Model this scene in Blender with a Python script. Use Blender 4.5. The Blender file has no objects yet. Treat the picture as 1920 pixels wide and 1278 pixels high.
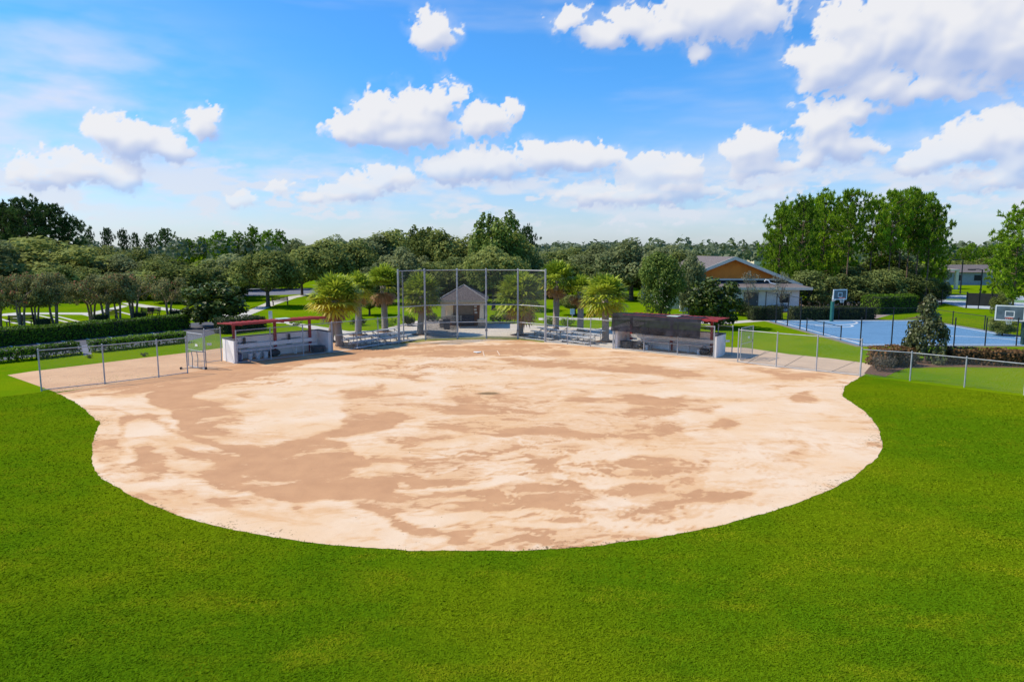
import bpy, math, random
import numpy as np
from mathutils import Vector, Matrix

R = math.radians
random.seed(11)
rng = np.random.default_rng(11)
S = bpy.context.scene
COL = S.collection

# ------------------------------------------------------------------ camera
CAMH, PITCH, FPX = 6.2, R(7.52), 1280.0
cam_d = bpy.data.cameras.new('camera'); cam_d.lens = 24.0; cam_d.sensor_width = 36.0
cam_d.clip_start = 0.1; cam_d.clip_end = 9000
cam = bpy.data.objects.new('camera', cam_d); COL.objects.link(cam)
cam.location = (0, 0, CAMH); cam.rotation_euler = (R(90) - PITCH, 0, 0)
S.camera = cam
CP, SP = math.cos(PITCH), math.sin(PITCH)

def ray(px, py):
    """direction of a photo position (1920 x 1278 photo)"""
    u = (px - 960.0) / FPX; v = (639.0 - py) / FPX
    return np.array([u, CP + v * SP, -SP + v * CP])
def G(px, py, z=0.0):
    d = ray(px, py); t = (z - CAMH) / d[2]
    return Vector((d[0] * t, d[1] * t, z))
def Zat(py, Y):
    d = ray(960, py); return CAMH + d[2] * Y / d[1]
def Xat(px, py, Y):
    d = ray(px, py); return d[0] * Y / d[1]
def Ybase(py):
    return G(960, py).y
def to_px(x, y, z):
    dz = z - CAMH
    f = y * CP - dz * SP
    up = y * SP + dz * CP
    return 960 + FPX * x / f, 639 - FPX * up / f

# ------------------------------------------------------------------ nodes
class NT:
    def __init__(s, tree): s.t = tree; s.n = tree.nodes; s.l = tree.links
    def new(s, typ, **kw):
        n = s.n.new(typ)
        for k, v in kw.items():
            if k.startswith('i_'):
                n.inputs[k[2:].replace('_', ' ')].default_value = v
            else: setattr(n, k, v)
        return n
    def link(s, a, b): s.l.new(a, b)
    def put(s, sock, v):
        if hasattr(v, 'is_output'): s.l.new(v, sock)
        else: sock.default_value = v
    def math(s, op, a, b=0.0, c=None, clamp=False):
        n = s.n.new('ShaderNodeMath'); n.operation = op; n.use_clamp = clamp
        s.put(n.inputs[0], a); s.put(n.inputs[1], b)
        if c is not None: s.put(n.inputs[2], c)
        return n.outputs[0]
    def mix(s, f, a, b):
        n = s.n.new('ShaderNodeMix'); n.data_type = 'RGBA'
        s.put(n.inputs[0], f)
        for i, v in ((6, a), (7, b)):
            s.put(n.inputs[i], v if hasattr(v, 'is_output') else (*v[:3], 1))
        return n.outputs[2]
    def noise(s, vec, scale, detail=3, rough=0.55, dist=0.0):
        n = s.n.new('ShaderNodeTexNoise'); n.inputs['Scale'].default_value = scale
        n.inputs['Detail'].default_value = detail; n.inputs['Roughness'].default_value = rough
        n.inputs['Distortion'].default_value = dist
        if vec is not None: s.l.new(vec, n.inputs['Vector'])
        return n.outputs['Fac']
    def ramp(s, f, lo, hi):
        n = s.n.new('ShaderNodeMapRange'); n.interpolation_type = 'SMOOTHSTEP'
        s.put(n.inputs[0], f); n.inputs[1].default_value = lo; n.inputs[2].default_value = hi
        return n.outputs[0]
    def coord(s, which='Object'):
        return s.n.new('ShaderNodeTexCoord').outputs[which]
    def pos(s): return s.n.new('ShaderNodeNewGeometry').outputs['Position']
    def mapping(s, vec, scale):
        n = s.n.new('ShaderNodeMapping'); n.inputs['Scale'].default_value = scale
        s.l.new(vec, n.inputs['Vector']); return n.outputs[0]
    def bump(s, h, strength=0.3, dist=0.02):
        n = s.n.new('ShaderNodeBump'); n.inputs['Strength'].default_value = strength
        n.inputs['Distance'].default_value = dist; s.l.new(h, n.inputs['Height']); return n.outputs[0]
    def attr(s, name):
        n = s.n.new('ShaderNodeAttribute'); n.attribute_name = name; return n.outputs['Fac']

def new_mat(name):
    m = bpy.data.materials.new(name); m.use_nodes = True
    t = NT(m.node_tree); b = t.n['Principled BSDF']
    return m, t, b
MATS = {}
def simple(name, a, b=None, rough=0.7, metal=0.0, scale=3.0, bump=0.0, detail=4, lo=0.35, hi=0.65):
    """procedural two-tone surface"""
    if name in MATS: return MATS[name]
    m, t, p = new_mat(name)
    b = b or tuple(c * 0.75 for c in a)
    n = t.noise(t.pos(), scale, detail)
    t.link(t.mix(t.ramp(n, lo, hi), a, b), p.inputs['Base Color'])
    p.inputs['Roughness'].default_value = rough; p.inputs['Metallic'].default_value = metal
    if bump: t.link(t.bump(t.noise(t.pos(), scale * 8, 3), bump, 0.02), p.inputs['Normal'])
    MATS[name] = m
    return m

# ------------------------------------------------------------------ object helpers
def tag(o, label=None, cat=None, group=None, kind=None):
    if label: o['label'] = label
    if cat: o['category'] = cat
    if group: o['group'] = group
    if kind: o['kind'] = kind
    return o
def thing(name, label, cat, loc=(0, 0, 0), group=None):
    o = bpy.data.objects.new(name, None); COL.objects.link(o); o.location = loc
    o.empty_display_size = 0.3
    return tag(o, label, cat, group)
def chain_off(p):
    v = Vector((0, 0, 0))
    while p is not None: v += p.location; p = p.parent
    return v
class MB:
    def __init__(s): s.v = []; s.f = []; s.uv = []
    def quad(s, a, b, c, d, uv=None):
        i = len(s.v); s.v += [tuple(a), tuple(b), tuple(c), tuple(d)]; s.f.append((i, i+1, i+2, i+3)); s.uv.append(uv); return s
    def poly(s, pts):
        i = len(s.v); s.v += [tuple(p) for p in pts]; s.f.append(tuple(range(i, i + len(pts)))); s.uv.append(None); return s
    def hexa(s, c):
        i = len(s.v); s.v += [tuple(p) for p in c]
        for q in ((3,2,1,0),(4,5,6,7),(0,1,5,4),(1,2,6,5),(2,3,7,6),(3,0,4,7)):
            s.f.append(tuple(i + k for k in q)); s.uv.append(None)
        return s
    def box(s, x0, x1, y0, y1, z0, z1, F=None):
        F = F or (lambda x, y, z: Vector((x, y, z)))
        return s.hexa([F(x0,y0,z0),F(x1,y0,z0),F(x1,y1,z0),F(x0,y1,z0),F(x0,y0,z1),F(x1,y0,z1),F(x1,y1,z1),F(x0,y1,z1)])
    def prism(s, pts, d):
        """outline pts extruded by vector d"""
        n = len(pts); i = len(s.v); d = Vector(d)
        s.v += [tuple(p) for p in pts] + [tuple(Vector(p) + d) for p in pts]
        s.f.append(tuple(i + k for k in reversed(range(n)))); s.f.append(tuple(i + n + k for k in range(n))); s.uv += [None, None]
        for k in range(n):
            s.f.append((i + k, i + (k+1) % n, i + n + (k+1) % n, i + n + k)); s.uv.append(None)
        return s
    def tube(s, pts, rad, n=8, cap=True):
        pts = [Vector(p) for p in pts]
        if not hasattr(rad, '__len__'): rad = [rad] * len(pts)
        base = len(s.v); prev = None
        for k, p in enumerate(pts):
            d = (pts[min(k+1, len(pts)-1)] - pts[max(k-1, 0)]).normalized()
            if prev is None:
                a = d.orthogonal().normalized()
            else:
                a = (prev - d * prev.dot(d))
                a = a.normalized() if a.length > 1e-5 else d.orthogonal().normalized()
            prev = a; b = d.cross(a)
            for j in range(n):
                t = 2 * math.pi * j / n
                s.v.append(tuple(p + (a * math.cos(t) + b * math.sin(t)) * rad[k]))
        for k in range(len(pts) - 1):
            for j in range(n):
                s.f.append((base + k*n + j, base + k*n + (j+1) % n, base + (k+1)*n + (j+1) % n, base + (k+1)*n + j)); s.uv.append(None)
        if cap:
            s.f.append(tuple(base + j for j in reversed(range(n)))); s.f.append(tuple(base + (len(pts)-1)*n + j for j in range(n))); s.uv += [None, None]
        return s
    def build(s, name, mat, parent=None, smooth=False, bevel=0.0):
        off = chain_off(parent)
        me = bpy.data.meshes.new(name)
        me.from_pydata([tuple(Vector(v) - off) for v in s.v], [], s.f)
        if any(u is not None for u in s.uv):
            lay = me.uv_layers.new(name='UVMap'); k = 0
            for f, u in zip(s.f, s.uv):
                for j in range(len(f)):
                    lay.data[k].uv = u[j] if u else (0, 0); k += 1
        me.materials.append(mat)
        if smooth: me.polygons.foreach_set('use_smooth', [True] * len(me.polygons))
        o = bpy.data.objects.new(name, me); COL.objects.link(o); o.parent = parent
        if bevel:
            md = o.modifiers.new('bevel', 'BEVEL'); md.width = bevel; md.segments = 2; md.limit_method = 'ANGLE'
        return o
def np_mesh(name, verts, faces, mat, parent=None, attrs=None, fattrs=None, smooth=False):
    """fast mesh: verts (n,3), faces (m,k)"""
    verts = np.asarray(verts, np.float32); faces = np.asarray(faces, np.int32)
    me = bpy.data.meshes.new(name); k = faces.shape[1]
    me.vertices.add(len(verts)); me.vertices.foreach_set('co', verts.ravel())
    me.loops.add(faces.size); me.loops.foreach_set('vertex_index', faces.ravel())
    me.polygons.add(len(faces)); me.polygons.foreach_set('loop_start', np.arange(len(faces), dtype=np.int32) * k)
    me.update(calc_edges=True)
    for n, v in (attrs or {}).items():
        a = me.attributes.new(n, 'FLOAT', 'POINT'); a.data.foreach_set('value', np.asarray(v, np.float32))
    for n, v in (fattrs or {}).items():
        a = me.attributes.new(n, 'FLOAT', 'FACE'); a.data.foreach_set('value', np.asarray(v, np.float32))
    if smooth: me.polygons.foreach_set('use_smooth', np.ones(len(faces), bool))
    if mat: me.materials.append(mat)
    if parent == 'mesh': return me
    o = bpy.data.objects.new(name, me); COL.objects.link(o); o.parent = parent
    return o
def copy_tree(o, parent=None):
    c = o.copy(); COL.objects.link(c); c.parent = parent
    for ch in list(o.children): copy_tree(ch, c)
    return c
def structure(o): return tag(o, kind='structure')

# ------------------------------------------------------------------ numpy noise
def _hash(ix, iy, seed):
    h = (ix.astype(np.int64) * 374761393 + iy.astype(np.int64) * 668265263 + seed * 1442695041) & 0xffffffff
    h = ((h ^ (h >> 13)) * 1274126177) & 0xffffffff
    h = h ^ (h >> 16)
    return (h & 0xffff) / 65535.0
def vnoise(x, y, seed=0):
    ix = np.floor(x); iy = np.floor(y); fx = x - ix; fy = y - iy
    fx = fx*fx*fx*(fx*(fx*6-15)+10); fy = fy*fy*fy*(fy*(fy*6-15)+10)
    a = _hash(ix, iy, seed); b = _hash(ix+1, iy, seed); c = _hash(ix, iy+1, seed); d = _hash(ix+1, iy+1, seed)
    return (a*(1-fx)+b*fx)*(1-fy) + (c*(1-fx)+d*fx)*fy
def fbm(x, y, seed=0, oct=5, gain=0.5):
    r = 0; amp = 1; tot = 0
    for o in range(oct):
        r = r + amp * vnoise(x * 2**o + 17.3*o, y * 2**o - 9.1*o, seed + o); tot += amp; amp *= gain
    return r / tot
def sstep(a, b, x):
    t = np.clip((x - a) / (b - a), 0, 1); return t*t*(3-2*t)
def blur(a, r, n=2):
    k = 2*r+1
    for _ in range(n):
        for ax in (0, 1):
            pad = [(r+1, r) if i == ax else (0, 0) for i in (0, 1)]
            c = np.cumsum(np.pad(a, pad, mode='edge'), axis=ax)
            a = (c[k:] - c[:-k]) / k if ax == 0 else (c[:, k:] - c[:, :-k]) / k
    return a
def in_poly(px, py, poly):
    inside = np.zeros(px.shape, bool); n = len(poly)
    for i in range(n):
        x0, y0 = poly[i]; x1, y1 = poly[(i+1) % n]
        if y0 == y1: continue
        c = ((y0 > py) != (y1 > py)) & (px < (x1-x0)*(py-y0)/(y1-y0) + x0)
        inside ^= c
    return inside

# ------------------------------------------------------------------ world, sun
SUN_EL, SUN_AZV = R(50), Vector((-0.98, 0.12, 0)).normalized()
sun_dir = Vector((SUN_AZV.x * math.cos(SUN_EL), SUN_AZV.y * math.cos(SUN_EL), math.sin(SUN_EL)))
sd = bpy.data.lights.new('sun', 'SUN'); sd.energy = 4.8; sd.angle = R(0.53); sd.color = (1.0, 0.90, 0.72)
so = bpy.data.objects.new('sun', sd); COL.objects.link(so); so.location = sun_dir * 60
so.rotation_euler = sun_dir.to_track_quat('Z', 'Y').to_euler()
w = bpy.data.worlds.new('World'); S.world = w; w.use_nodes = True
t = NT(w.node_tree); bg = t.n['Background']
sky = t.new('ShaderNodeTexSky', sky_type='NISHITA'); sky.sun_disc = False; sky.sun_elevation = SUN_EL
sky.sun_rotation = math.atan2(SUN_AZV.x, SUN_AZV.y)
sky.air_density = 1.0; sky.dust_density = 0.6; sky.ozone_density = 2.0
sep = t.new('ShaderNodeSeparateXYZ'); t.link(t.coord('Generated'), sep.inputs[0])
el = t.math('ABSOLUTE', sep.outputs[2])
tint = t.mix(t.ramp(el, 0.0, 0.26), (0.84, 1.00, 1.31), (0.39, 1.00, 1.56))
mul = t.new('ShaderNodeMix', data_type='RGBA', blend_type='MULTIPLY'); mul.inputs[0].default_value = 1
t.link(sky.outputs[0], mul.inputs[6]); t.link(tint, mul.inputs[7])
t.link(mul.outputs[2], bg.inputs['Color']); bg.inputs['Strength'].default_value = 0.12
S.view_settings.view_transform = 'Standard'; S.view_settings.look = 'None'
S.view_settings.exposure = 0.10; S.view_settings.gamma = 1.0; S.view_settings.use_curve_mapping = False

# ------------------------------------------------------------------ clouds (far dome sector)
def make_clouds():
    az = np.arange(-47, 47.01, 0.105); elv = np.arange(-0.4, 31, 0.1)
    A, E = np.meshgrid(az, elv)
    def ae(px, py):
        d = ray(px, py); d = d / np.linalg.norm(d)
        return math.degrees(math.atan2(d[0], d[1])), math.degrees(math.asin(d[2]))
    blobs = [(660,248,42,30),(715,228,62,48),(785,222,66,50),(832,192,30,40),(760,252,120,30),(905,238,42,38),(955,203,16,26),
     (200,252,46,34),(250,268,76,38),(310,288,46,20),(380,240,34,32),(75,328,52,24),(145,318,62,24),(220,332,58,22),
     (815,62,32,38),(850,318,62,24),(930,312,66,32),(1040,302,74,36),(1105,302,52,28),(1160,296,24,16),
     (730,336,60,22),(660,362,62,22),(600,382,30,16),(1240,328,72,36),(1215,362,110,28),(1110,366,62,16),(1320,362,46,14),(450,372,34,14),(515,348,20,12),
     (1065,32,40,24),(1130,78,50,26),(1180,52,38,36),(1250,60,60,26),(1340,36,140,56),(1310,105,26,14),
     (1545,128,66,52),(1600,95,80,66),(1680,66,110,84),(1790,76,150,98),(1905,90,95,84),(1640,160,90,22),(1760,172,100,20),
     (1540,238,52,44),(1605,214,52,22),(1575,272,48,34),(1410,282,52,34),(1430,312,64,26),(1520,305,34,20),(1616,290,14,10),
     (1745,295,56,30),(1805,276,72,40),(1885,262,80,46),(1915,300,60,36),(1704,312,28,18),(1430,370,50,14),(1860,345,80,18)]
    wx = A + 1.5*(fbm(A*0.55, E*0.55, 3, 4)-0.5)*2 + 0.35*(fbm(A*2.1, E*2.1, 5, 4)-0.5)*2
    wy = E + 0.8*(fbm(A*0.55, E*0.55, 4, 4)-0.5)*2 + 0.35*(fbm(A*2.1, E*2.1, 6, 4)-0.5)*2
    D = np.full(A.shape, -3.0); V = np.zeros(A.shape)
    for (px, py, rw, rh) in blobs:
        ca, ce = ae(px, py); ra = rw * 0.0435 * math.cos(R(ca))**1.6 * 1.05 + 0.12; re = rh * 0.0435 * 1.0 + 0.1
        dx = (wx - ca) / ra; dy = (wy - ce) / re
        dyb = np.where(dy < 0, dy * 1.30, dy)
        d = 1 - np.sqrt(dx*dx + dyb*dyb)
        V = np.where(d > D, np.clip(dy, -1, 1), V)
        D = np.maximum(D, d)
    n1 = fbm(A*0.85 + 40, E*0.95, 21, 6, 0.55)
    fl = 0; tot = 0
    for k in range(5):
        amp = 0.56**k; fl = fl + amp*(1 - np.abs(2*vnoise(wx*1.05*1.9**k + 7*k, wy*1.2*1.9**k - 5*k, 31+k) - 1)); tot += amp
    fl = fl/tot
    dens = D + 0.50*(n1-0.5) + 0.62*(fl-0.56)
    Vs = blur(V, 6); und = np.clip(0.35-Vs, 0, 1.3)
    alpha = np.clip((dens + 0.05 + 0.08*und) / (0.17 + 0.42*und), 0, 1); alpha = alpha*alpha*(3-2*alpha) * (0.66 + 0.34*sstep(2.5, 9, E))
    halo = sstep(-.55, .10, blur(dens, 4)) * sstep(.38, .7, fbm(A*.7, E*.9, 91, 5)) * .26
    alpha = np.maximum(alpha, halo)
    def sh(a, dx, dy): return np.roll(np.roll(a, -dy, 0), -dx, 1)
    ds = blur(dens, 1); dm = blur(dens, 4)
    rel = np.clip(ds - sh(ds, -2, 4), -.3, .3)*0.75 + np.clip(dm - sh(dm, -6, 12), -.6, .6)*0.70
    Vb = blur(V, 8)
    light = np.clip(0.52 + rel + 0.38*Vb, 0.02, 1.0)
    light = np.clip(blur(light, 1, 1) + 0.20*(1 - np.clip(dens/0.4, 0, 1))*(Vb > -.2), 0, 1)
    # thin low layer near the horizon and high wisps on the left
    lowb = np.exp(-((E - 4.6) / 2.6)**2)
    low = np.clip(0.20*np.exp(-(E/6.0)**2) + sstep(0.36, 0.72, fbm(A*0.20, E*0.75, 61, 6, 0.55)) * lowb * 0.80, 0, .85)
    puff = sstep(0.55, 0.66, fbm(A*0.55, E*1.4, 66, 5, 0.55)) * np.exp(-((E - 4.2) / 2.2)**2) * 0.75
    ca, ce = ae(90, 170)
    cir = sstep(0.30, 0.8, fbm(A*0.11 + 0.12*E, E*0.36 - 0.03*A, 71, 6, 0.5)) * np.exp(-((A-ca)/10.0)**2 - ((E-ce)/4.6)**2) * 1.0
    cir = np.maximum(cir, sstep(0.45, 0.85, fbm(A*0.08, E*0.5, 75, 5)) * 0.22 * sstep(5, 10, E))
    thin = np.clip(low + puff + cir, 0, 0.8)
    a = 1 - (1 - alpha*0.97) * (1 - thin)
    lt = np.where(a > 1e-4, (alpha*light + (1-alpha)*thin*0.74) / np.maximum(alpha + (1-alpha)*thin, 1e-4), 0.9)
    edge = sstep(-47, -43.5, A) * (1 - sstep(43.5, 47, A)) * (1 - sstep(27.5, 30.5, E))
    a = a * edge
    RAD = 3200.0
    ar, er = np.radians(A), np.radians(E)
    P = np.stack([RAD*np.sin(ar)*np.cos(er), RAD*np.cos(ar)*np.cos(er), CAMH + RAD*np.sin(er)], -1).reshape(-1, 3)
    h, wd = A.shape
    idx = np.arange(h*wd).reshape(h, wd)
    F = np.stack([idx[:-1, :-1], idx[1:, :-1], idx[1:, 1:], idx[:-1, 1:]], -1).reshape(-1, 4)
    fa = a.reshape(-1)[F].max(1); F = F[fa > 0.004]
    m = bpy.data.materials.new('cloud'); m.use_nodes = True; n = NT(m.node_tree); n.n.clear()
    out = n.new('ShaderNodeOutputMaterial'); em = n.new('ShaderNodeEmission'); tr = n.new('ShaderNodeBsdfTransparent'); mx = n.new('ShaderNodeMixShader')
    col = n.mix(n.attr('light'), (0.40, 0.50, 0.76), (0.84, 0.84, 0.865))
    n.link(col, em.inputs[0]); em.inputs[1].default_value = 0.97
    n.link(n.attr('cover'), mx.inputs[0]); n.link(tr.outputs[0], mx.inputs[1]); n.link(em.outputs[0], mx.inputs[2]); n.link(mx.outputs[0], out.inputs[0])
    m.cycles.emission_sampling = 'NONE'
    o = np_mesh('clouds', P, F, m, None, {'cover': a.reshape(-1), 'light': lt.reshape(-1)}, smooth=True)
    structure(o)
make_clouds()

# ------------------------------------------------------------------ ground materials
def mat_lawn(name, k):
    m, t, p = new_mat(name); P = t.pos()
    big = t.noise(P, 0.16, 4); mid = t.noise(P, 0.9, 4, 0.65); fine = t.noise(P, 16.0, 4, 0.7); stripe = t.noise(t.mapping(P, (0.25, 1.0, 1)), 3.0, 4, 0.7)
    c = t.mix(t.ramp(big, 0.35, 0.65), (0.098, 0.190, 0.0026), (0.158, 0.226, 0.0030))
    c = t.mix(t.math('MULTIPLY', t.ramp(mid, 0.48, 0.75), 0.55), c, (0.185, 0.212, 0.005))
    c = t.mix(t.math('MULTIPLY', t.ramp(stripe, 0.45, 0.8), 0.45), c, (0.062, 0.138, 0.004))
    c = t.mix(t.math('MULTIPLY', t.ramp(fine, 0.45, 0.75), 0.45), c, (0.055, 0.12, 0.003))
    mlt = t.new('ShaderNodeVectorMath', operation='SCALE'); t.link(c, mlt.inputs[0]); mlt.inputs['Scale'].default_value = k
    t.link(mlt.outputs[0], p.inputs['Base Color']); p.inputs['Roughness'].default_value = 0.9
    p.inputs['Specular IOR Level'].default_value = 0.0
    h = t.math('ADD', t.math('MULTIPLY', fine, 0.6), t.noise(P, 45, 2))
    t.link(t.bump(h, 0.6, 0.035), p.inputs['Normal'])
    return m
M_LAWN = mat_lawn('outfield_lawn', 0.78); M_PARK = mat_lawn('park_lawn', 1.05)
def mat_blade():
    m, t, p = new_mat('grass_blade')
    P = t.pos(); big = t.noise(P, 0.16, 4); mid = t.noise(t.mapping(P, (0.6, 1.1, 1)), 0.9, 5, 0.6); tone = t.attr('tone')
    a = t.mix(t.ramp(big, 0.40, 0.60), (0.088, 0.180, 0.0034), (0.158, 0.222, 0.0040))
    a = t.mix(t.math('MULTIPLY', t.ramp(mid, 0.47, 0.70), 0.8), a, (0.235, 0.250, 0.007))
    c = t.mix(t.math('MULTIPLY', tone, 0.30), a, (0.064, 0.135, 0.003))
    t.link(c, p.inputs['Base Color']); p.inputs['Roughness'].default_value = 0.9; p.inputs['Specular IOR Level'].default_value = 0.0
    return m
def mat_dirt():
    m, t, p = new_mat('infield_dirt'); P = t.pos()
    warp = t.new('ShaderNodeVectorMath', operation='ADD')
    nz = t.new('ShaderNodeTexNoise'); nz.inputs['Scale'].default_value = 0.55; nz.inputs['Detail'].default_value = 3; t.link(P, nz.inputs['Vector'])
    sc = t.new('ShaderNodeVectorMath', operation='SCALE'); t.link(nz.outputs['Color'], sc.inputs[0]); sc.inputs['Scale'].default_value = 1.6
    t.link(P, warp.inputs[0]); t.link(sc.outputs[0], warp.inputs[1])
    V = t.mapping(warp.outputs[0], (0.55, 1.0, 1.0))
    n3 = t.noise(t.mapping(P, (0.7, 1.1, 1)), 7.0, 5, 0.7); mp = t.new('ShaderNodeMapping'); mp.inputs['Scale'].default_value = (0.40, 1.25, 1.0); mp.inputs['Rotation'].default_value = (0, 0, 0.35); t.link(warp.outputs[0], mp.inputs['Vector']); n4 = t.noise(mp.outputs[0], 2.4, 7, 0.68, 0.9)
    damp = t.attr('damp')
    f = t.math('ADD', damp, t.math('MULTIPLY', t.math('SUBTRACT', n3, 0.5), 0.42))
    f = t.math('ADD', f, t.math('MULTIPLY', t.math('SUBTRACT', n4, 0.5), 1.15))
    crisp = t.ramp(f, 0.47, 0.66); soft = t.ramp(f, 0.0, 0.52)
    dry = t.mix(t.ramp(t.noise(P, 0.35, 4), 0.35, 0.65), (0.690, 0.470, 0.285), (0.720, 0.545, 0.385))
    dry = t.mix(t.math('MULTIPLY', soft, 0.72), dry, (0.62, 0.355, 0.170))
    wet = t.mix(t.ramp(t.noise(P, 1.1, 5), 0.3, 0.7), (0.53, 0.285, 0.145), (0.46, 0.240, 0.122))
    c = t.mix(t.math('MULTIPLY', crisp, 0.92), dry, wet)
    rim = t.attr('rim')
    sp = t.ramp(t.math('ADD', t.noise(P, 9.0, 4, 0.7), t.math('MULTIPLY', rim, 0.17)), 0.66, 0.78)
    c = t.mix(t.math('MULTIPLY', sp, t.ramp(rim, 0.02, 0.6)), c, (0.17, 0.115, 0.06))
    c = t.mix(t.math('MULTIPLY', t.ramp(t.noise(P, 55, 3, 0.6), 0.45, 0.8), 0.25), c, (0.40, 0.27, 0.16))
    sp2 = t.ramp(t.noise(P, 6.5, 2, 0.5), 0.755, 0.775)
    c = t.mix(t.math('MULTIPLY', sp2, 0.7), c, (0.16, 0.11, 0.06))
    hole = t.attr('hole')
    c = t.mix(t.ramp(t.math('ADD', hole, t.math('MULTIPLY', t.noise(P, 5, 3), 0.5)), 0.55, 0.9), c, (0.24, 0.15, 0.075))
    t.link(c, p.inputs['Base Color']); p.inputs['Roughness'].default_value = 0.95; p.inputs['Specular IOR Level'].default_value = 0.1
    t.link(t.bump(t.math('ADD', t.noise(P, 2.5, 6, 0.6), t.math('MULTIPLY', crisp, -0.25)), 0.25, 0.06), p.inputs['Normal'])
    return m
def mat_concrete(name, a, b, joints=0.0):
    m, t, p = new_mat(name); P = t.pos()
    c = t.mix(t.ramp(t.noise(P, 0.5, 6, 0.65), 0.35, 0.7), a, b)
    c = t.mix(t.math('MULTIPLY', t.ramp(t.noise(t.mapping(P, (0.5, 1.4, 1)), 1.3, 5, 0.7), 0.55, 0.75), 0.5), c, tuple(x*0.62 for x in b))
    c = t.mix(t.math('MULTIPLY', t.ramp(t.noise(P, 20, 3, 0.6), 0.4, 0.8), 0.25), c, tuple(x*0.7 for x in b))
    t.link(c, p.inputs['Base Color']); p.inputs['Roughness'].default_value = 0.9
    return m
M_CONC = mat_concrete('concrete_apron', (0.56, 0.405, 0.275), (0.47, 0.335, 0.225))
M_CONC_L = mat_concrete('sandy_apron', (0.62, 0.375, 0.200), (0.53, 0.30, 0.155))
M_PATH = mat_concrete('path_concrete', (0.55, 0.51, 0.44), (0.46, 0.43, 0.38))
M_PLAZA = mat_concrete('plaza_concrete', (0.56, 0.49, 0.41), (0.45, 0.39, 0.33))
M_ASPH = mat_concrete('asphalt', (0.085, 0.085, 0.100), (0.06, 0.06, 0.072))
M_ASPH_L = mat_concrete('worn_asphalt', (0.16, 0.165, 0.205), (0.12, 0.125, 0.155))
M_COURT = mat_concrete('court_blue', (0.115, 0.255, 0.425), (0.095, 0.22, 0.37))
M_TENNIS = mat_concrete('tennis_pale', (0.42, 0.47, 0.52), (0.36, 0.41, 0.46))
M_MULCH = simple('mulch', (0.16, 0.085, 0.045), (0.08, 0.04, 0.02), 0.95, scale=9, bump=0.5)
M_PAINT = simple('line_paint', (0.72, 0.72, 0.70), (0.55, 0.55, 0.53), 0.8, scale=6)

def sheet(name, pts_px, z, mat, jitter=0.0):
    pts = [G(*p) if len(p) == 2 else Vector(p) for p in pts_px]
    b = MB(); b.poly([(p.x, p.y, z) for p in pts])
    o = b.build(name, mat); structure(o)
    import bmesh
    bm = bmesh.new(); bm.from_mesh(o.data); bmesh.ops.triangulate(bm, faces=bm.faces)
    for f in bm.faces:
        f.normal_update()
        if f.normal.z < 0: f.normal_flip()
    bm.to_mesh(o.data); bm.free()
    return o

# lawn reaching the horizon
b = MB(); b.quad((-4000, -300, 0), (4000, -300, 0), (4000, 6000, 0), (-4000, 6000, 0))
structure(b.build('ground', M_LAWN))

# the park lawn beyond the infield fences
b = MB(); b.poly([(-4000, 32.0, .0018), (G(-400, 790).x, G(-400, 790).y, .0018), (G(78,735).x, G(78,735).y, .0018), (G(384,693).x, G(384,693).y+.3, .0018), (G(858,632).x, G(858,632).y+1, .0018), (G(1320,671).x, G(1320,671).y+.3, .0018), (G(1612,705).x, G(1612,705).y, .0018), (G(2040,757).x, G(2040,757).y, .0018), (4000, 32.0, .0018), (4000, 6000, .0018), (-4000, 6000, .0018)])
structure(b.build('park_lawn', M_PARK))
# ------------------------------------------------------------------ infield
GRASS_EDGE = [(105,737),(128,746),(152,762),(175,782),(186,790),(188,796),(179,814),(173,835),(173,858),(180,883),(200,902),(250,930),(305,954),(385,981),(480,1001),(600,1019),(740,1030),(870,1033),(1000,1030),(1100,1023),(1200,1012),(1300,995),(1400,971),(1500,940),(1565,913),(1612,884),(1643,856),(1653,830),(1645,801),(1626,776),(1602,757),(1584,746),(1580,736),(1588,722),(1610,709)]
BACK_EDGE = [(1613,705),(1530,696),(1455,688),(1383,679),(1320,672),(1205,660),(1150,653.5),(1064,645.5),(1022,641),(971,635.5),(912,634.5),(858,635.5),(798,638),(750,644),(709,649),(670,654),(624,660.5),(570,666),(512,673),(449,683.5),(384,693),(298,708),(197,721)]
def dense(pts, step):
    out = []
    for a, c in zip(pts[:-1], pts[1:]):
        L = max(1, int((c - a).length / step))
        out += [a.lerp(c, k / L) for k in range(L)]
    return out + [pts[-1]]
def catmull(pts, sub=8):
    out = []; n = len(pts)
    for i in range(n - 1):
        p0, p1, p2, p3 = pts[max(i-1, 0)], pts[i], pts[i+1], pts[min(i+2, n-1)]
        for k in range(sub):
            s = k / sub
            out.append(0.5*((2*p1) + (p2-p0)*s + (2*p0-5*p1+4*p2-p3)*s*s + (3*p1-p0-3*p2+p3)*s**3))
    return out + [pts[-1]]
ge = catmull([G(*p) for p in GRASS_EDGE], 10)
ge = dense(ge, 0.10)
rim_pts = []
for i, p in enumerate(ge):
    q = Vector(p); k = 0.03
    q.x += (float(vnoise(np.array([i*0.23]), np.array([3.3]), 5)[0]) - .5) * 0.08 + random.uniform(-k, k) * .6
    q.y += (float(vnoise(np.array([i*0.21]), np.array([8.3]), 6)[0]) - .5) * 0.08 + random.uniform(-k, k) * .6
    rim_pts.append((q, 1.0))
be = dense([G(*p) for p in BACK_EDGE], 0.25)
allb = rim_pts + [(p, 0.0) for p in be]
BND = np.array([(p.x, p.y) for p, r in allb]); RIMF = np.array([r for p, r in allb])
DIRT_PX = [to_px(x, y, 0) for x, y in BND]
def z1(l): return [(100 + x/3, 640 + y/3) for x, y in l]
def z2(l): return [(640 + x/3, 640 + y/3) for x, y in l]
def z3(l): return [(1180 + x/3, 640 + y/3) for x, y in l]
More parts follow.
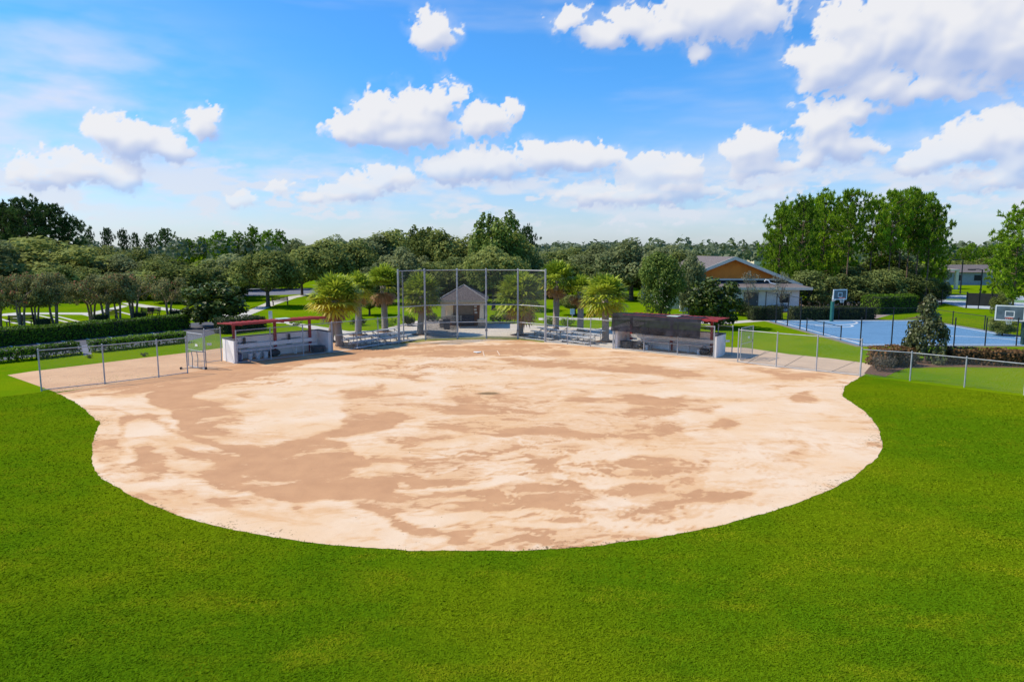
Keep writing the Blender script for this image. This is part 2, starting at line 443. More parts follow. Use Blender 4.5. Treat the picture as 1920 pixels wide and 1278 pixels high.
DAMP = [
 (z1([(0,285),(300,238),(750,172),(1050,130),(1560,62),(1920,42),(1920,80),(1500,118),(1300,172),(1010,235),(760,300),(800,330),(900,350),(1000,400),(900,430),(780,455),(830,500),(1000,510),(900,530),(760,515),(690,470),(640,400),(540,350),(540,290),(460,300),(420,310),(200,312),(120,322)]), 0.95),
 (z1([(400,430),(450,408),(500,425),(530,405),(640,465),(690,500),(800,530),(930,570),(1060,590),(1250,585),(1450,540),(1700,472),(1920,408),(1920,485),(1700,525),(1500,550),(1650,570),(1640,600),(1770,680),(1750,720),(1600,700),(1500,720),(1700,770),(1920,800),(1920,1000),(1800,950),(1700,920),(1480,900),(1280,900),(1050,830),(930,830),(870,790),(840,740),(900,700),(960,660),(1100,650),(1160,670),(1000,620),(870,575),(700,525),(560,445),(480,435),(420,460),(400,500),(400,560),(350,540),(380,470)]), 0.95),
 (z1([(400,590),(520,560),(600,590),(560,620),(640,680),(640,740),(590,800),(520,780),(430,690),(500,660),(430,620)]), 0.85),
 (z1([(690,580),(770,600),(790,640),(700,620)]), 0.9),
 (z1([(230,520),(340,480),(370,560),(400,640),(330,700),(320,760),(240,680),(220,600)]), 0.62),
 (z1([(860,850),(960,900),(1040,960),(1600,1050),(1500,1040),(1000,980),(900,920)]), 0.6),
 (z1([(480,850),(600,880),(560,890),(500,870)]), 0.7), (z1([(1320,905),(1380,910),(1420,990),(1600,1050),(1480,1030),(1350,940)]), 0.75),
 (z2([(0,390),(150,420),(270,400),(440,430),(300,470),(150,490),(0,500)]), 0.9),
 (z2([(0,730),(90,740),(80,790),(200,840),(380,860),(640,850),(820,830),(960,785),(1100,790),(1250,820),(1240,850),(1000,850),(900,835),(880,880),(700,865),(560,900),(480,940),(300,960),(370,1010),(500,1050),(740,1065),(640,1088),(480,1092),(330,1060),(210,970),(190,920),(0,900)]), 0.95),
 (z2([(190,725),(420,750),(440,778),(720,772),(690,803),(500,818),(320,800),(200,760)]), 0.9),
 (z2([(0,560),(150,690),(170,720),(0,715)]), 0.9),
 (z2([(1020,650),(1330,640),(1200,690),(1190,760),(1380,800),(1100,790),(1000,760),(1100,740),(1100,690)]), 0.82),
 (z2([(880,500),(1000,490),(1100,490),(1250,460),(1340,510),(1500,540),(1380,555),(1250,540),(1000,530),(920,550),(760,520),(500,490),(600,480),(900,530)]), 0.88),
 (z2([(880,85),(1000,108),(1200,128),(1500,138),(1700,160),(1920,185),(1920,215),(1600,175),(1250,150),(1050,130),(900,110)]), 0.85),
 (z2([(300,185),(420,205),(550,235),(420,232)]), 0.9), (z2([(0,268),(200,258),(260,228),(250,290),(100,305),(0,300)]), 0.75),
 (z2([(0,40),(400,25),(1100,15),(1300,60),(1250,90),(900,80),(600,90),(300,80),(0,125)]), 0.62),
 (z2([(1550,290),(1800,325),(1920,305),(1920,380),(1800,392),(1650,345)]), 0.9), (z2([(1300,260),(1430,290),(1420,310),(1330,280)]), 0.8),
 (z2([(600,318),(760,330),(700,352)]), 0.85), (z2([(480,385),(700,362),(960,358),(950,378),(600,402)]), 0.8),
 (z2([(1180,1010),(1300,985),(1390,1010),(1370,1030),(1250,1022)]), 0.85),
 (z3([(0,295),(250,325),(480,335),(545,372),(430,405),(250,385),(0,395)]), 0.9), (z3([(500,425),(630,460),(600,492),(440,482)]), 0.9),
 (z3([(880,310),(1000,278),(1060,320),(1075,352),(950,347)]), 0.8), (z3([(0,130),(250,148),(480,205),(350,205),(0,168)]), 0.9),
 (z3([(640,140),(1290,205),(1280,215),(900,215),(870,222),(800,190),(640,165)]), 0.72),
 (z3([(600,845),(710,838),(690,872),(500,912),(430,908)]), 0.9), (z3([(60,650),(160,690),(300,712),(230,670)]), 0.8), (z3([(190,775),(390,755),(380,775),(210,790)]), 0.85),
 (z3([(1020,640),(1100,660),(1040,655)]), 0.8), (z3([(900,620),(960,640),(960,660),(900,640)]), 0.7),
 # looser regions where the streaks come and go
 (z2([(350,300),(1920,330),(1920,540),(1400,560),(500,480)]), 0.47), (z2([(480,850),(1300,800),(1500,900),(900,960),(480,950)]), 0.52),
 (z2([(1400,400),(1800,400),(1850,500),(1450,540)]), 0.55), (z3([(0,640),(450,640),(420,920),(0,920)]), 0.46), (z3([(720,560),(1000,560),(1000,690),(760,680)]), 0.40),
 (z1([(400,650),(1900,650),(1900,850),(1000,850)]), 0.45), (z1([(700,330),(1050,330),(1050,520),(700,520)]), 0.5), (z2([(0,280),(500,280),(500,440),(0,440)]), 0.46),
 (z1([(300,680),(520,700),(520,800),(340,790)]), 0.5),
]
def make_infield():
    cx, cy = G(900, 742).x, G(900, 742).y
    M = 150
    s = np.concatenate([[0.0], np.linspace(0.02, 1.0, M)])
    X = cx + s[:, None] * (BND[None, :, 0] - cx); Y = cy + s[:, None] * (BND[None, :, 1] - cy)
    # raster of the damp patches
    W, H0, H1 = 1920, 620, 1050
    px, py = np.meshgrid(np.arange(0, W, 2) + 1.0, np.arange(H0, H1, 1) + 0.5)
    img = np.full(px.shape, 0.08)
    for poly, v in DAMP:
        ins = in_poly(px, py, poly); img = np.where(ins, np.maximum(img, v*0.82), img)
    img = blur(img, 2, 2)
    f = Y * CP + CAMH * SP; up = Y * SP - CAMH * CP
    PX = 960 + FPX * X / f; PY = 639 - FPX * up / f
    jx = (fbm(X*0.9, Y*0.9, 91, 4) - .5) * 26; jy = (fbm(X*0.9, Y*0.9, 95, 4) - .5) * 10 * np.clip((PY-620)/150, .2, 1.4)
    gx = np.clip((PX + jx - 1) / 2, 0, img.shape[1]-1.01); gy = np.clip(PY + jy - H0, 0, img.shape[0]-1.01)
    ix, iy = gx.astype(int), gy.astype(int); fx, fy = gx-ix, gy-iy
    damp = (img[iy, ix]*(1-fx)+img[iy, ix+1]*fx)*(1-fy) + (img[iy+1, ix]*(1-fx)+img[iy+1, ix+1]*fx)*fy
    wx = X + 1.9*(fbm(X*0.30, Y*0.30, 201, 4)-.5)*2; wy = Y + 1.3*(fbm(X*0.30, Y*0.30, 207, 4)-.5)*2
    wx2 = wx + 0.8*(fbm(wx*0.9, wy*1.1, 211, 4)-.5)*2; wy2 = wy + 0.45*(fbm(wx*0.9, wy*1.1, 217, 4)-.5)*2
    st = fbm(wx2*0.22 + wy2*0.10, wy2*0.95 - wx2*0.10, 223, 6, 0.58)
    pt = fbm(wx2*0.55, wy2*0.8, 229, 5, 0.55)
    wx3 = wx2 + 0.30*(fbm(wx2*2.6, wy2*2.9, 241, 3)-.5)*2; wy3 = wy2 + 0.22*(fbm(wx2*2.6, wy2*2.9, 247, 3)-.5)*2
    rg = 1 - np.abs(2*fbm(wx3*0.30 + wy3*0.16, wy3*0.85 - wx3*0.12, 251, 4, 0.5) - 1)
    rg2 = 1 - np.abs(2*fbm(wx3*0.55 + wy3*0.30, wy3*1.5 - wx3*0.25, 257, 4, 0.5) - 1)
    reg = sstep(.40, .62, fbm(X*0.13, Y*0.16, 263, 4))
    fil = (0.46*sstep(.87, .985, rg) + 0.40*sstep(.89, .99, rg2)) * (0.35 + 0.65*reg)
    damp = damp + 1.05*(st-.5) + 0.85*(pt-.5) + fil
    back = sstep(27, 41, Y) * 0.13; damp = damp + back
    dist = (1 - s)[:, None] * np.hypot(BND[:, 0]-cx, BND[:, 1]-cy)[None, :]
    rim = np.clip(1 - dist / (0.25+0.9*sstep(.35,.7,fbm(X*.28, Y*.28, 77, 3))), 0, 1) * RIMF[None, :] * sstep(.30, .62, fbm(X*.45, Y*.45, 79, 4))
    hc = G(916, 738); hole = np.exp(-((X-hc.x)/0.55)**2 - ((Y-hc.y)/0.32)**2)
    n = BND.shape[0]
    zz = 0.006 + 0.018*(fbm(X*0.7, Y*0.7, 7, 3)) * np.clip(dist/1.0, 0, 1)
    P = np.stack([X, Y, zz], -1).reshape(-1, 3)
    idx = np.arange(P.shape[0]).reshape(M+1, n); nx = np.roll(idx, -1, 1)
    F = np.stack([idx[:-1], idx[1:], nx[1:], nx[:-1]], -1).reshape(-1, 4)[:, ::-1]
    o = np_mesh('infield_dirt', P, F, mat_dirt(), None, {'damp': damp.ravel(), 'rim': rim.ravel(), 'hole': hole.ravel()}, smooth=True)
    # make sure it faces up
    me = o.data; me.update()
    if me.polygons[n*10].normal.z < 0: me.flip_normals()
    structure(o)
make_infield()

# concrete, paths, asphalt, courts: flat sheets each a few mm above the one below
sheet('apron_left', [(14,703),(60,696),(350,661),(418,652),(460,650),(640,640),(700,648),(449,684),(384,694),(298,708.5),(197,722),(105,735)], 0.004, M_CONC_L)
sheet('apron_right', [(1345,650),(1400,652),(1480,664),(1560,672),(1648,684),(1615,706),(1530,696.5),(1383,680),(1320,673),(1290,662)], 0.0045, M_CONC)
sheet('plaza', [(645,628),(720,616),(768,604),(800,598),(840,603),(950,606),(1120,616),(1150,612),(1185,600),(1215,604),(1170,625),(1230,640),(1330,655),(1345,664),(1320,673),(1150,654),(1064,646),(1022,641.5),(912,635),(798,638.5),(709,650),(624,661),(575,640),(600,630)], 0.0035, M_PLAZA)
sheet('backstop_verge', [(752,646),(798,639.5),(858,637),(912,636),(971,637),(1020,642.5),(1022,638),(971,631.5),(912,630),(858,631),(798,633.5),(750,640)], 0.0095, simple('dry_verge', (0.30,0.24,0.05), (0.19,0.20,0.03), 0.95, scale=4))
sheet('path', [(540,603),(600,612),(655,621),(760,618),(760,622),(655,627),(590,618),(536,607)], 0.0052, M_PATH)
sheet('path', [(448,588),(470,580),(500,567),(540,556),(575,551),(590,551),(556,558),(520,570),(490,582),(470,590),(460,600),(540,602),(540,606),(440,604)], 0.0056, M_PATH)
sheet('path', [(228,568),(250,568),(360,584),(450,592),(450,597),(352,588),(240,572)], 0.0060, M_PATH)
sheet('path', [(0,592),(6,588),(30,586),(70,586),(170,586),(230,572),(240,574),(180,590),(70,589),(20,592)], 0.0064, M_PATH)
sheet('path', [(1180,595),(1290,600),(1345,604),(1430,598),(1480,603),(1432,602),(1345,609),(1280,604),(1180,599)], 0.0060, M_PATH)
sheet('path', [(1010,596),(1180,596),(1180,599),(1010,600)], 0.0066, M_PATH)
for a, c in (((0,598.5),(30,606)),((22,595),(58,605)),((68,591),(146,608)),((100,592),(150,603)),((150,589),(190,597)),((222,585),(264,594))):
    sheet('strip_path', [(a[0]-3,a[1]-.8),(a[0]+5,a[1]-.8),(c[0]+6,c[1]+.8),(c[0]-4,c[1]+.8)], 0.0072, M_PATH)
sheet('parking_lot', [(-140,685),(-140,660),(0,646),(350,606),(470,598),(480,604),(352,640),(0,676),(-140,694)], 0.0040, M_ASPH)
sheet('walkway', [(153,648),(168,646),(172,664),(157,667)], 0.0084, M_ASPH_L)
for (x0, y0, x1, y1) in ((95,255,170,290),(360,230,455,265),(605,203,705,240),(850,180,955,222),(1075,160,1170,195),(1285,140,1365,165),(1495,120,1555,140)):
    a = G(x0/5.333, 600+y0/5.333); c = G(x1/5.333, 600+y1/5.333); d = (c-a).normalized(); n = Vector((-d.y, d.x, 0))*0.06
    a = a - d*0.5; c = c + d*1.2
    sheet('parking_line', [tuple(a+n), tuple(c+n), tuple(c-n), tuple(a-n)], 0.0085, M_PAINT)
sheet('far_parking', [(400,552),(430,541),(700,540),(700,549),(575,551),(440,556)], 0.0044, M_ASPH_L)
sheet('far_parking', [(1182,600),(1185,592),(1230,590),(1300,588),(1310,593),(1240,598)], 0.0048, M_ASPH_L)
# blue court x 23..36, y 44..60
CX0, CX1, CY0, CY1 = G(1437,600).x, 37.0, G(1640,648).y, G(1437,600.5).y
sheet('court_border', [(CX0-0.5,CY0-0.45,0),(CX1+.5,CY0-0.45,0),(CX1+.5,CY1+.5,0),(CX0-0.5,CY1+.5,0)], 0.0050, mat_concrete('worn_edge', (0.24, 0.20, 0.15), (0.17, 0.15, 0.10)))
sheet('basketball_court', [(CX0,CY0,0),(CX1,CY0,0),(CX1,CY1,0),(CX0,CY1,0)], 0.0100, M_COURT)
def court_lines():
    b = MB(); z = 0.0145; wd = 0.095
    def seg(x0, y0, x1, y1):
        a = Vector((x0, y0, z)); c = Vector((x1, y1, z)); d = (c-a).normalized(); n = Vector((-d.y, d.x, 0))*wd
        b.quad(a+n, a-n, c-n, c+n)
    mx, my = (CX0+CX1)/2, (CY0+CY1)/2
    for (x0, y0, x1, y1) in ((CX0+.5,CY0+.5,CX1-.5,CY0+.5),(CX0+.5,CY1-.5,CX1-.5,CY1-.5),(CX0+.5,CY0+.56,CX0+.5,CY1-.56),(CX1-.5,CY0+.56,CX1-.5,CY1-.56)):
        seg(x0, y0, x1, y1)
    for (ccx, ccy, r, a0, a1) in ((mx-3.0, CY1-0.5, 3.4, 180, 360),(mx+1.5, CY0+.5, 4.6, 0, 180),(mx-3.0, CY1-4.0, 1.5, 180, 360)):
        pts = [(ccx+r*math.cos(R(a0+(a1-a0)*k/24)), ccy+r*math.sin(R(a0+(a1-a0)*k/24))) for k in range(25)]
        for p, q in zip(pts[:-1], pts[1:]): seg(*p, *q)
    structure(b.build('court_lines', M_PAINT))
court_lines()
for a_, c_ in (((1556,698),(1606,676.5)),((1468,688.5),(1508,666)),((1420,668),(1448,657)),((1400,681),(1436,659))):
    q0, q1 = G(*a_), G(*c_); dd = (q1-q0).normalized(); nn = Vector((-dd.y, dd.x, 0))*.02
    sheet('apron_joint', [tuple(q0+nn), tuple(q1+nn), tuple(q1-nn), tuple(q0-nn)], 0.0088, simple('dark_joint_gap', (.12,.10,.08), (.09,.075,.06), .95))  # dark expansion joint lines across the right apron
sheet('tennis_court', [(1700,556),(1722,553),(1830,553),(1960,556),(1960,584),(1900,582),(1810,577),(1760,566)], 0.0042, M_TENNIS)
sheet('tennis_infill', [(1770,559),(1830,559),(1930,563),(1930,568),(1775,563)], 0.0092, simple('tennis_green', (0.16,0.28,0.10), (0.13,0.24,0.08)))
sheet('mulch_bed', [(1620,700),(1632,686),(1660,680),(1720,676),(1960,680),(1960,690),(1780,688),(1700,690),(1680,697),(1660,706)], 0.0062, M_MULCH)
sheet('paver_terrace', [(1480,578),(1540,562),(1600,560),(1640,572),(1700,582),(1640,598),(1490,598)], 0.0046, mat_concrete('pink_pavers', (0.34,0.26,0.22), (0.26,0.19,0.16)))
sheet('pine_straw', [(1430,592),(1440,575),(1520,560),(1780,552),(1800,560),(1720,585),(1640,590),(1560,575),(1480,585)], 0.0038, M_MULCH)
sheet('bed_under_trees', [(1690,598),(1730,592),(1760,590),(1765,596)], 0.0070, M_MULCH)

# home plate and batter's box chalk
b = MB(); hp = G(895, 661); z = 0.034
b.prism([hp+Vector((-.23,.2,z)), hp+Vector((-.23,-.05,z)), hp+Vector((0,-.28,z)), hp+Vector((.23,-.05,z)), hp+Vector((.23,.2,z))], (0, 0, 0.02))
tag(b.build('home_plate', simple('plate_rubber', (0.8,0.8,0.78), (0.68,0.66,0.62), 0.6)), 'white five sided home plate set in the dirt before the backstop', 'home plate')
b = MB()
def chalk(x0, y0, x1, y1):
    a, c = G(x0, y0), G(x1, y1); d = (c-a).normalized(); n = Vector((-d.y, d.x, 0))*0.032
    b.quad(*[Vector((q.x, q.y, 0.030)) for q in (a+n, a-n, c-n, c+n)])
chalk(905.5,658.5,908,669); chalk(932,658,937.5,667); chalk(907,658.3,930,657.8)
structure(b.build('chalk_lines', simple('old_chalk', (0.72,0.56,0.41), (0.62,0.40,0.25), 0.9, scale=5)))

# ================================================================== vegetation
def mat_leaf(name, dark, light, rough=0.55, spec=0.25, trans=0.25, accent=None):
    m, t, p = new_mat(name)
    tone = t.attr('tone'); oi = t.new('ShaderNodeObjectInfo')
    f = t.math('ADD', t.math('MULTIPLY', tone, 0.85), t.math('MULTIPLY', t.math('SUBTRACT', oi.outputs['Random'], 0.25), 0.55), clamp=True)
    c = t.mix(f, dark, light)
    if accent:
        c = t.mix(t.ramp(t.attr('accent'), 0.5, 0.6), c, accent)
    t.link(c, p.inputs['Base Color']); p.inputs['Roughness'].default_value = rough; p.inputs['Specular IOR Level'].default_value = spec
    if trans:
        tr = t.new('ShaderNodeBsdfTranslucent'); mx = t.new('ShaderNodeMixShader'); mx.inputs[0].default_value = trans
        t.link(c, tr.inputs[0]); out = t.n['Material Output']
        t.link(p.outputs[0], mx.inputs[1]); t.link(tr.outputs[0], mx.inputs[2]); t.link(mx.outputs[0], out.inputs['Surface'])
    return m
L_OAK = mat_leaf('oak_leaves', (0.082,0.112,0.024), (0.390,0.425,0.120), spec=0.06, rough=.8, trans=.42)
L_GREY = mat_leaf('grey_oak_leaves', (0.090,0.118,0.042), (0.370,0.405,0.180), spec=0.06, rough=.8, trans=.42)
L_OLIVE = mat_leaf('olive_leaves', (0.080,0.105,0.018), (0.300,0.320,0.080), spec=.1, trans=.32)
L_PINE = mat_leaf('pine_needles', (0.050,0.115,0.009), (0.290,0.450,0.022), spec=.1, rough=.65, trans=0.35)
L_PINE_D = mat_leaf('dark_pine_needles', (0.026,0.055,0.014), (0.105,0.165,0.042), spec=.1, rough=.7, trans=0.25)
L_CRAPE = mat_leaf('crape_leaves', (0.105,0.118,0.034), (0.360,0.345,0.140), spec=.08, rough=.75, trans=.32, accent=(0.40,0.13,0.09))
L_MAG = mat_leaf('glossy_leaves', (0.026,0.045,0.009), (0.150,0.200,0.030), rough=0.45, spec=0.2, trans=0.12)
L_MAG_C = mat_leaf('glossy_conical_leaves', (0.036,0.052,0.014), (0.150,0.160,0.060), rough=0.38, spec=0.32, trans=0.12)
L_ELM = mat_leaf('elm_leaves', (0.065,0.115,0.016), (0.270,0.345,0.065), spec=.12, trans=.32)
L_WISP = mat_leaf('thin_leaves', (0.12,0.13,0.08), (0.30,0.29,0.21))
L_HEDGE = mat_leaf('hedge_leaves', (0.030,0.075,0.007), (0.215,0.360,0.016), spec=.12)
L_HEDGE_D = mat_leaf('dark_hedge_leaves', (0.028,0.044,0.014), (0.095,0.115,0.040), spec=.1)
L_RED = mat_leaf('russet_hedge_leaves', (0.050,0.040,0.016), (0.30,0.150,0.060), spec=.1)
L_BROWN = mat_leaf('bronze_shrub_leaves', (0.050,0.044,0.026), (0.135,0.110,0.070))
M_BARK = simple('bark', (0.115,0.088,0.065), (0.055,0.042,0.032), 0.95, scale=7, bump=0.6)
M_BARK_L = simple('smooth_bark', (0.30,0.22,0.15), (0.19,0.13,0.09), 0.9, scale=5)
M_BARK_P = simple('pine_bark', (0.20,0.13,0.085), (0.10,0.065,0.045), 0.95, scale=6, bump=0.6)

def rand_dirs(n):
    v = rng.normal(size=(n, 3)); return v / np.linalg.norm(v, axis=1, keepdims=True)
def leaf_cards(cen, nrm, length, width, axis=None):
    """kite shaped leaf clumps: (n,4,3)"""
    n = len(cen)
    ax = rand_dirs(n) if axis is None else axis
    t1 = ax - (ax*nrm).sum(1, keepdims=True)*nrm if axis is None else ax
    t1 /= np.linalg.norm(t1, axis=1, keepdims=True) + 1e-9
    t2 = np.cross(nrm, t1); t2 /= np.linalg.norm(t2, axis=1, keepdims=True) + 1e-9
    L = np.asarray(length)[:, None]; Wd = np.asarray(width)[:, None]
    k = (0.35 + 0.3*rng.random(n))[:, None]
    a = cen - t1*L*0.5; c = cen + t1*L*0.5
    m = cen + t1*L*(k-0.5)
    return np.stack([a, m + t2*Wd*0.5 + nrm*Wd*0.12, c, m - t2*Wd*0.5 + nrm*Wd*0.12], 1)
def crown_mesh(name, clumps, leaves, leaf, mat, up=0.35, tone_top=None, accent=None, inner=0.15, flat=1.0):
    """clumps: list of (x,y,z,r); leaves per unit; returns mesh data"""
    C, N, T, A = [], [], [], []
    for (x, y, z, r) in clumps:
        n = max(8, int(leaves * r * r))
        d = rand_dirs(n); rad = r * (0.72 + 0.36*rng.random(n)) * np.where(rng.random(n) < inner, rng.random(n), 1)
        # lumpy outline of every clump
        rad *= 0.86 + 0.34*vnoise(d[:, 0]*2.3+x*9, d[:, 1]*2.3+d[:, 2]*1.7+z*7, int(1000*r) % 97)
        p = d*rad[:, None]; p[:, 2] *= flat
        C.append(p + np.array([x, y, z]))
        nn = d*0.9 + rand_dirs(n)*0.9 + np.array([0, 0, up]); N.append(nn/np.linalg.norm(nn, axis=1, keepdims=True))
        T.append(np.clip(0.42 + 0.22*rng.normal(size=n) + 0.17*rng.normal(), 0, 1))
        A.append((rng.random(n) < (accent or 0) * (rng.random() < 0.35) * 2.0) & (d[:, 2] > 0.1))
    C = np.concatenate(C); N = np.concatenate(N); T = np.concatenate(T); A = np.concatenate(A)
    n = len(C); L = leaf*(0.7+0.7*rng.random(n))
    q = leaf_cards(C, N, L, L*(0.55+0.3*rng.random(n)))
    F = np.arange(4*n).reshape(-1, 4)
    fa = {'tone': T}
    if accent: fa['accent'] = A.astype(float)
    return np_mesh(name, q.reshape(-1, 3), F, mat, 'mesh', None, fa)

def branchy_trunk(base_r, fork_z, ends, lean=(0, 0), stems=1):
    b = MB()
    for sidx in range(stems):
        a = 2*math.pi*sidx/max(1, stems)+0.5; off = 0.035*(stems > 1)
        p0 = Vector((off*math.cos(a), off*math.sin(a), -0.015)); p1 = Vector((lean[0]+off*2.2*math.cos(a), lean[1]+off*2.2*math.sin(a), fork_z))
        r = base_r/(stems**0.5)
        b.tube([p0 - Vector((0, 0, 0.0)), p0.lerp(p1, .15), p0.lerp(p1, .6)+Vector((random.uniform(-.008, .008), random.uniform(-.008, .008), 0)), p1], [r*1.45, r, r*.85, r*.75], 8)
        mine = ends[sidx::stems]
        for e in mine:
            e = Vector(e); mid = p1.lerp(e, 0.5) + Vector((random.uniform(-.04, .04), random.uniform(-.04, .04), random.uniform(-.01, .05)))
            b.tube([p1 - Vector((0, 0, .01)), mid, e], [r*.5, r*.3, r*.1], 5)
    return b
PROTO = {}
def proto(kind, crown_me, trunk_b, bark):
    tb = trunk_b.build('trunk', bark); me = tb.data
    bpy.data.objects.remove(tb)
    PROTO.setdefault(kind, []).append((crown_me, me))

def dome_clumps(n, zc, rz, rxy, rlo, rhi, bottom=-0.55, power=0.5):
    out = []
    while len(out) < n:
        d = rand_dirs(1)[0]
        if d[2] < bottom: continue
        k = rng.random()**power
        k = 0.35 + 0.65*k
        r = rlo + (rhi-rlo)*rng.random()
        out.append((d[0]*(rxy-r*0.8)*k, d[1]*(rxy-r*0.8)*k, zc + d[2]*(rz-r*0.8)*k, r))
    return out
# every prototype: total height 1, crown width 1
for i in range(4):      # live oaks
    cl = dome_clumps(34, 0.58, 0.42, 0.5, 0.09, 0.17) + [(0, 0, 0.55, 0.22)]
    proto('oak', crown_mesh('crown', cl, 17500, 0.040, L_OAK), branchy_trunk(0.030, 0.26, [c[:3] for c in cl[:9]]), M_BARK)
for i in range(4):
    cl = dome_clumps(46, 0.56, 0.44, 0.5, 0.07, 0.14, bottom=-0.7) + [(0, 0, 0.5, 0.22)]
    proto('grey_oak', crown_mesh('crown', cl, 17500, 0.036, L_GREY), branchy_trunk(0.030, 0.24, [c[:3] for c in cl[:9]]), M_BARK)
for i in range(4):      # background oaks leafy almost to the ground
    cl = dome_clumps(40, 0.50, 0.50, 0.5, 0.07, 0.16, bottom=-0.95) + [(0, 0, 0.40, 0.22)]
    proto('low_oak', crown_mesh('crown', cl, 16500, 0.038, L_GREY if i % 2 else L_OAK), branchy_trunk(0.030, 0.22, [c[:3] for c in cl[:9]]), M_BARK)
for i in range(2):
    cl = dome_clumps(40, 0.5, 0.5, 0.5, 0.08, 0.15, bottom=-0.95)
    proto('olive_tree', crown_mesh('crown', cl, 11000, 0.038, L_OLIVE), branchy_trunk(0.028, 0.2, [c[:3] for c in cl[:9]]), M_BARK)
L_DARK = mat_leaf('oak_leaves_shade_tint', (0.055,0.080,0.018), (0.240,0.285,0.080), spec=.1, trans=.25)  # darker oak leaves; shade under taller trees is put into the colour
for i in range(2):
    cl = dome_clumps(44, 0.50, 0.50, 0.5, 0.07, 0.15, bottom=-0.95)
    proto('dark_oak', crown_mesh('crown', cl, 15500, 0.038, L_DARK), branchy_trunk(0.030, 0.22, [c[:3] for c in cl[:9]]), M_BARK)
for i in range(2):      # upright tree with loose top shoots
    cl = dome_clumps(30, 0.5, 0.42, 0.5, 0.09, 0.16, bottom=-0.7)
    for k in range(9):
        a = rng.random()*6.28; r0 = 0.05+0.25*rng.random(); zt = 0.80+0.2*rng.random()
        for j in range(4): cl.append((r0*math.cos(a)*(1+.1*j), r0*math.sin(a)*(1+.1*j), zt-0.05*j, 0.028+0.013*j))
    proto('shooting_tree', crown_mesh('crown', cl, 14000, 0.040, L_ELM if i else L_OAK), branchy_trunk(0.028, 0.2, [c[:3] for c in cl[:9]]), M_BARK)
for i in range(3):      # crape myrtle: several stems, vase shaped
    cl = []
    for k in range(46):
        a = rng.random()*6.28; zz = rng.random(); rr = (0.18+0.32*math.sin(math.pi*(0.15+0.75*zz)))*math.sqrt(rng.random())
        cl.append((rr*math.cos(a), rr*math.sin(a), 0.42+0.50*zz, 0.055+0.05*rng.random()))
    proto('crape_myrtle', crown_mesh('crown', cl, 12500, 0.034, L_CRAPE, accent=0.09), branchy_trunk(0.042, 0.36, [c[:3] for c in cl[:15]], stems=3), M_BARK_L)
for i in range(2):      # broad magnolia
    cl = dome_clumps(54, 0.5, 0.50, 0.5, 0.06, 0.12, bottom=-0.95)
    proto('magnolia', crown_mesh('crown', cl, 10500, 0.060, L_MAG), branchy_trunk(0.022, 0.16, [c[:3] for c in cl[:9]]), M_BARK)
cl = []                 # conical magnolia
for k in range(80):
    zz = rng.random()**1.25; a = rng.random()*6.28; rr = (0.47*(1-zz)**0.75)*(0.55+0.45*rng.random())
    if zz < 0.12: rr *= 0.9
    cl.append((rr*math.cos(a), rr*math.sin(a), 0.07+0.86*zz, 0.065+0.05*rng.random()*(1-zz)))
proto('conical_magnolia', crown_mesh('crown', cl, 9500, 0.050, L_MAG_C), branchy_trunk(0.022, 0.5, [c[:3] for c in cl[:6]]), M_BARK)
for i in range(1):      # young elm, egg shaped
    cl = []
    for k in range(54):
        zz = rng.random(); a = rng.random()*6.28; rr = 0.46*math.sin(math.pi*min(1, 0.08+0.86*zz))**0.8*(0.4+0.6*rng.random())
        cl.append((rr*math.cos(a), rr*math.sin(a), 0.14+0.80*zz, 0.09+0.06*rng.random()))
    proto('elm', crown_mesh('crown', cl, 15000, 0.036, L_ELM), branchy_trunk(0.020, 0.14, [c[:3] for c in cl[:8]]), M_BARK)
for i in range(1):      # thin wispy tree
    cl = []
    for k in range(40):
        zz = rng.random(); a = rng.random()*6.28; rr = 0.42*math.sin(math.pi*(0.15+0.75*zz))*rng.random()**.5
        cl.append((rr*math.cos(a), rr*math.sin(a), 0.40+0.56*zz, 0.05+0.05*rng.random()))
    proto('wispy_tree', crown_mesh('crown', cl, 3600, 0.030, L_WISP), branchy_trunk(0.016, 0.36, [c[:3] for c in cl[:14]]), M_BARK)

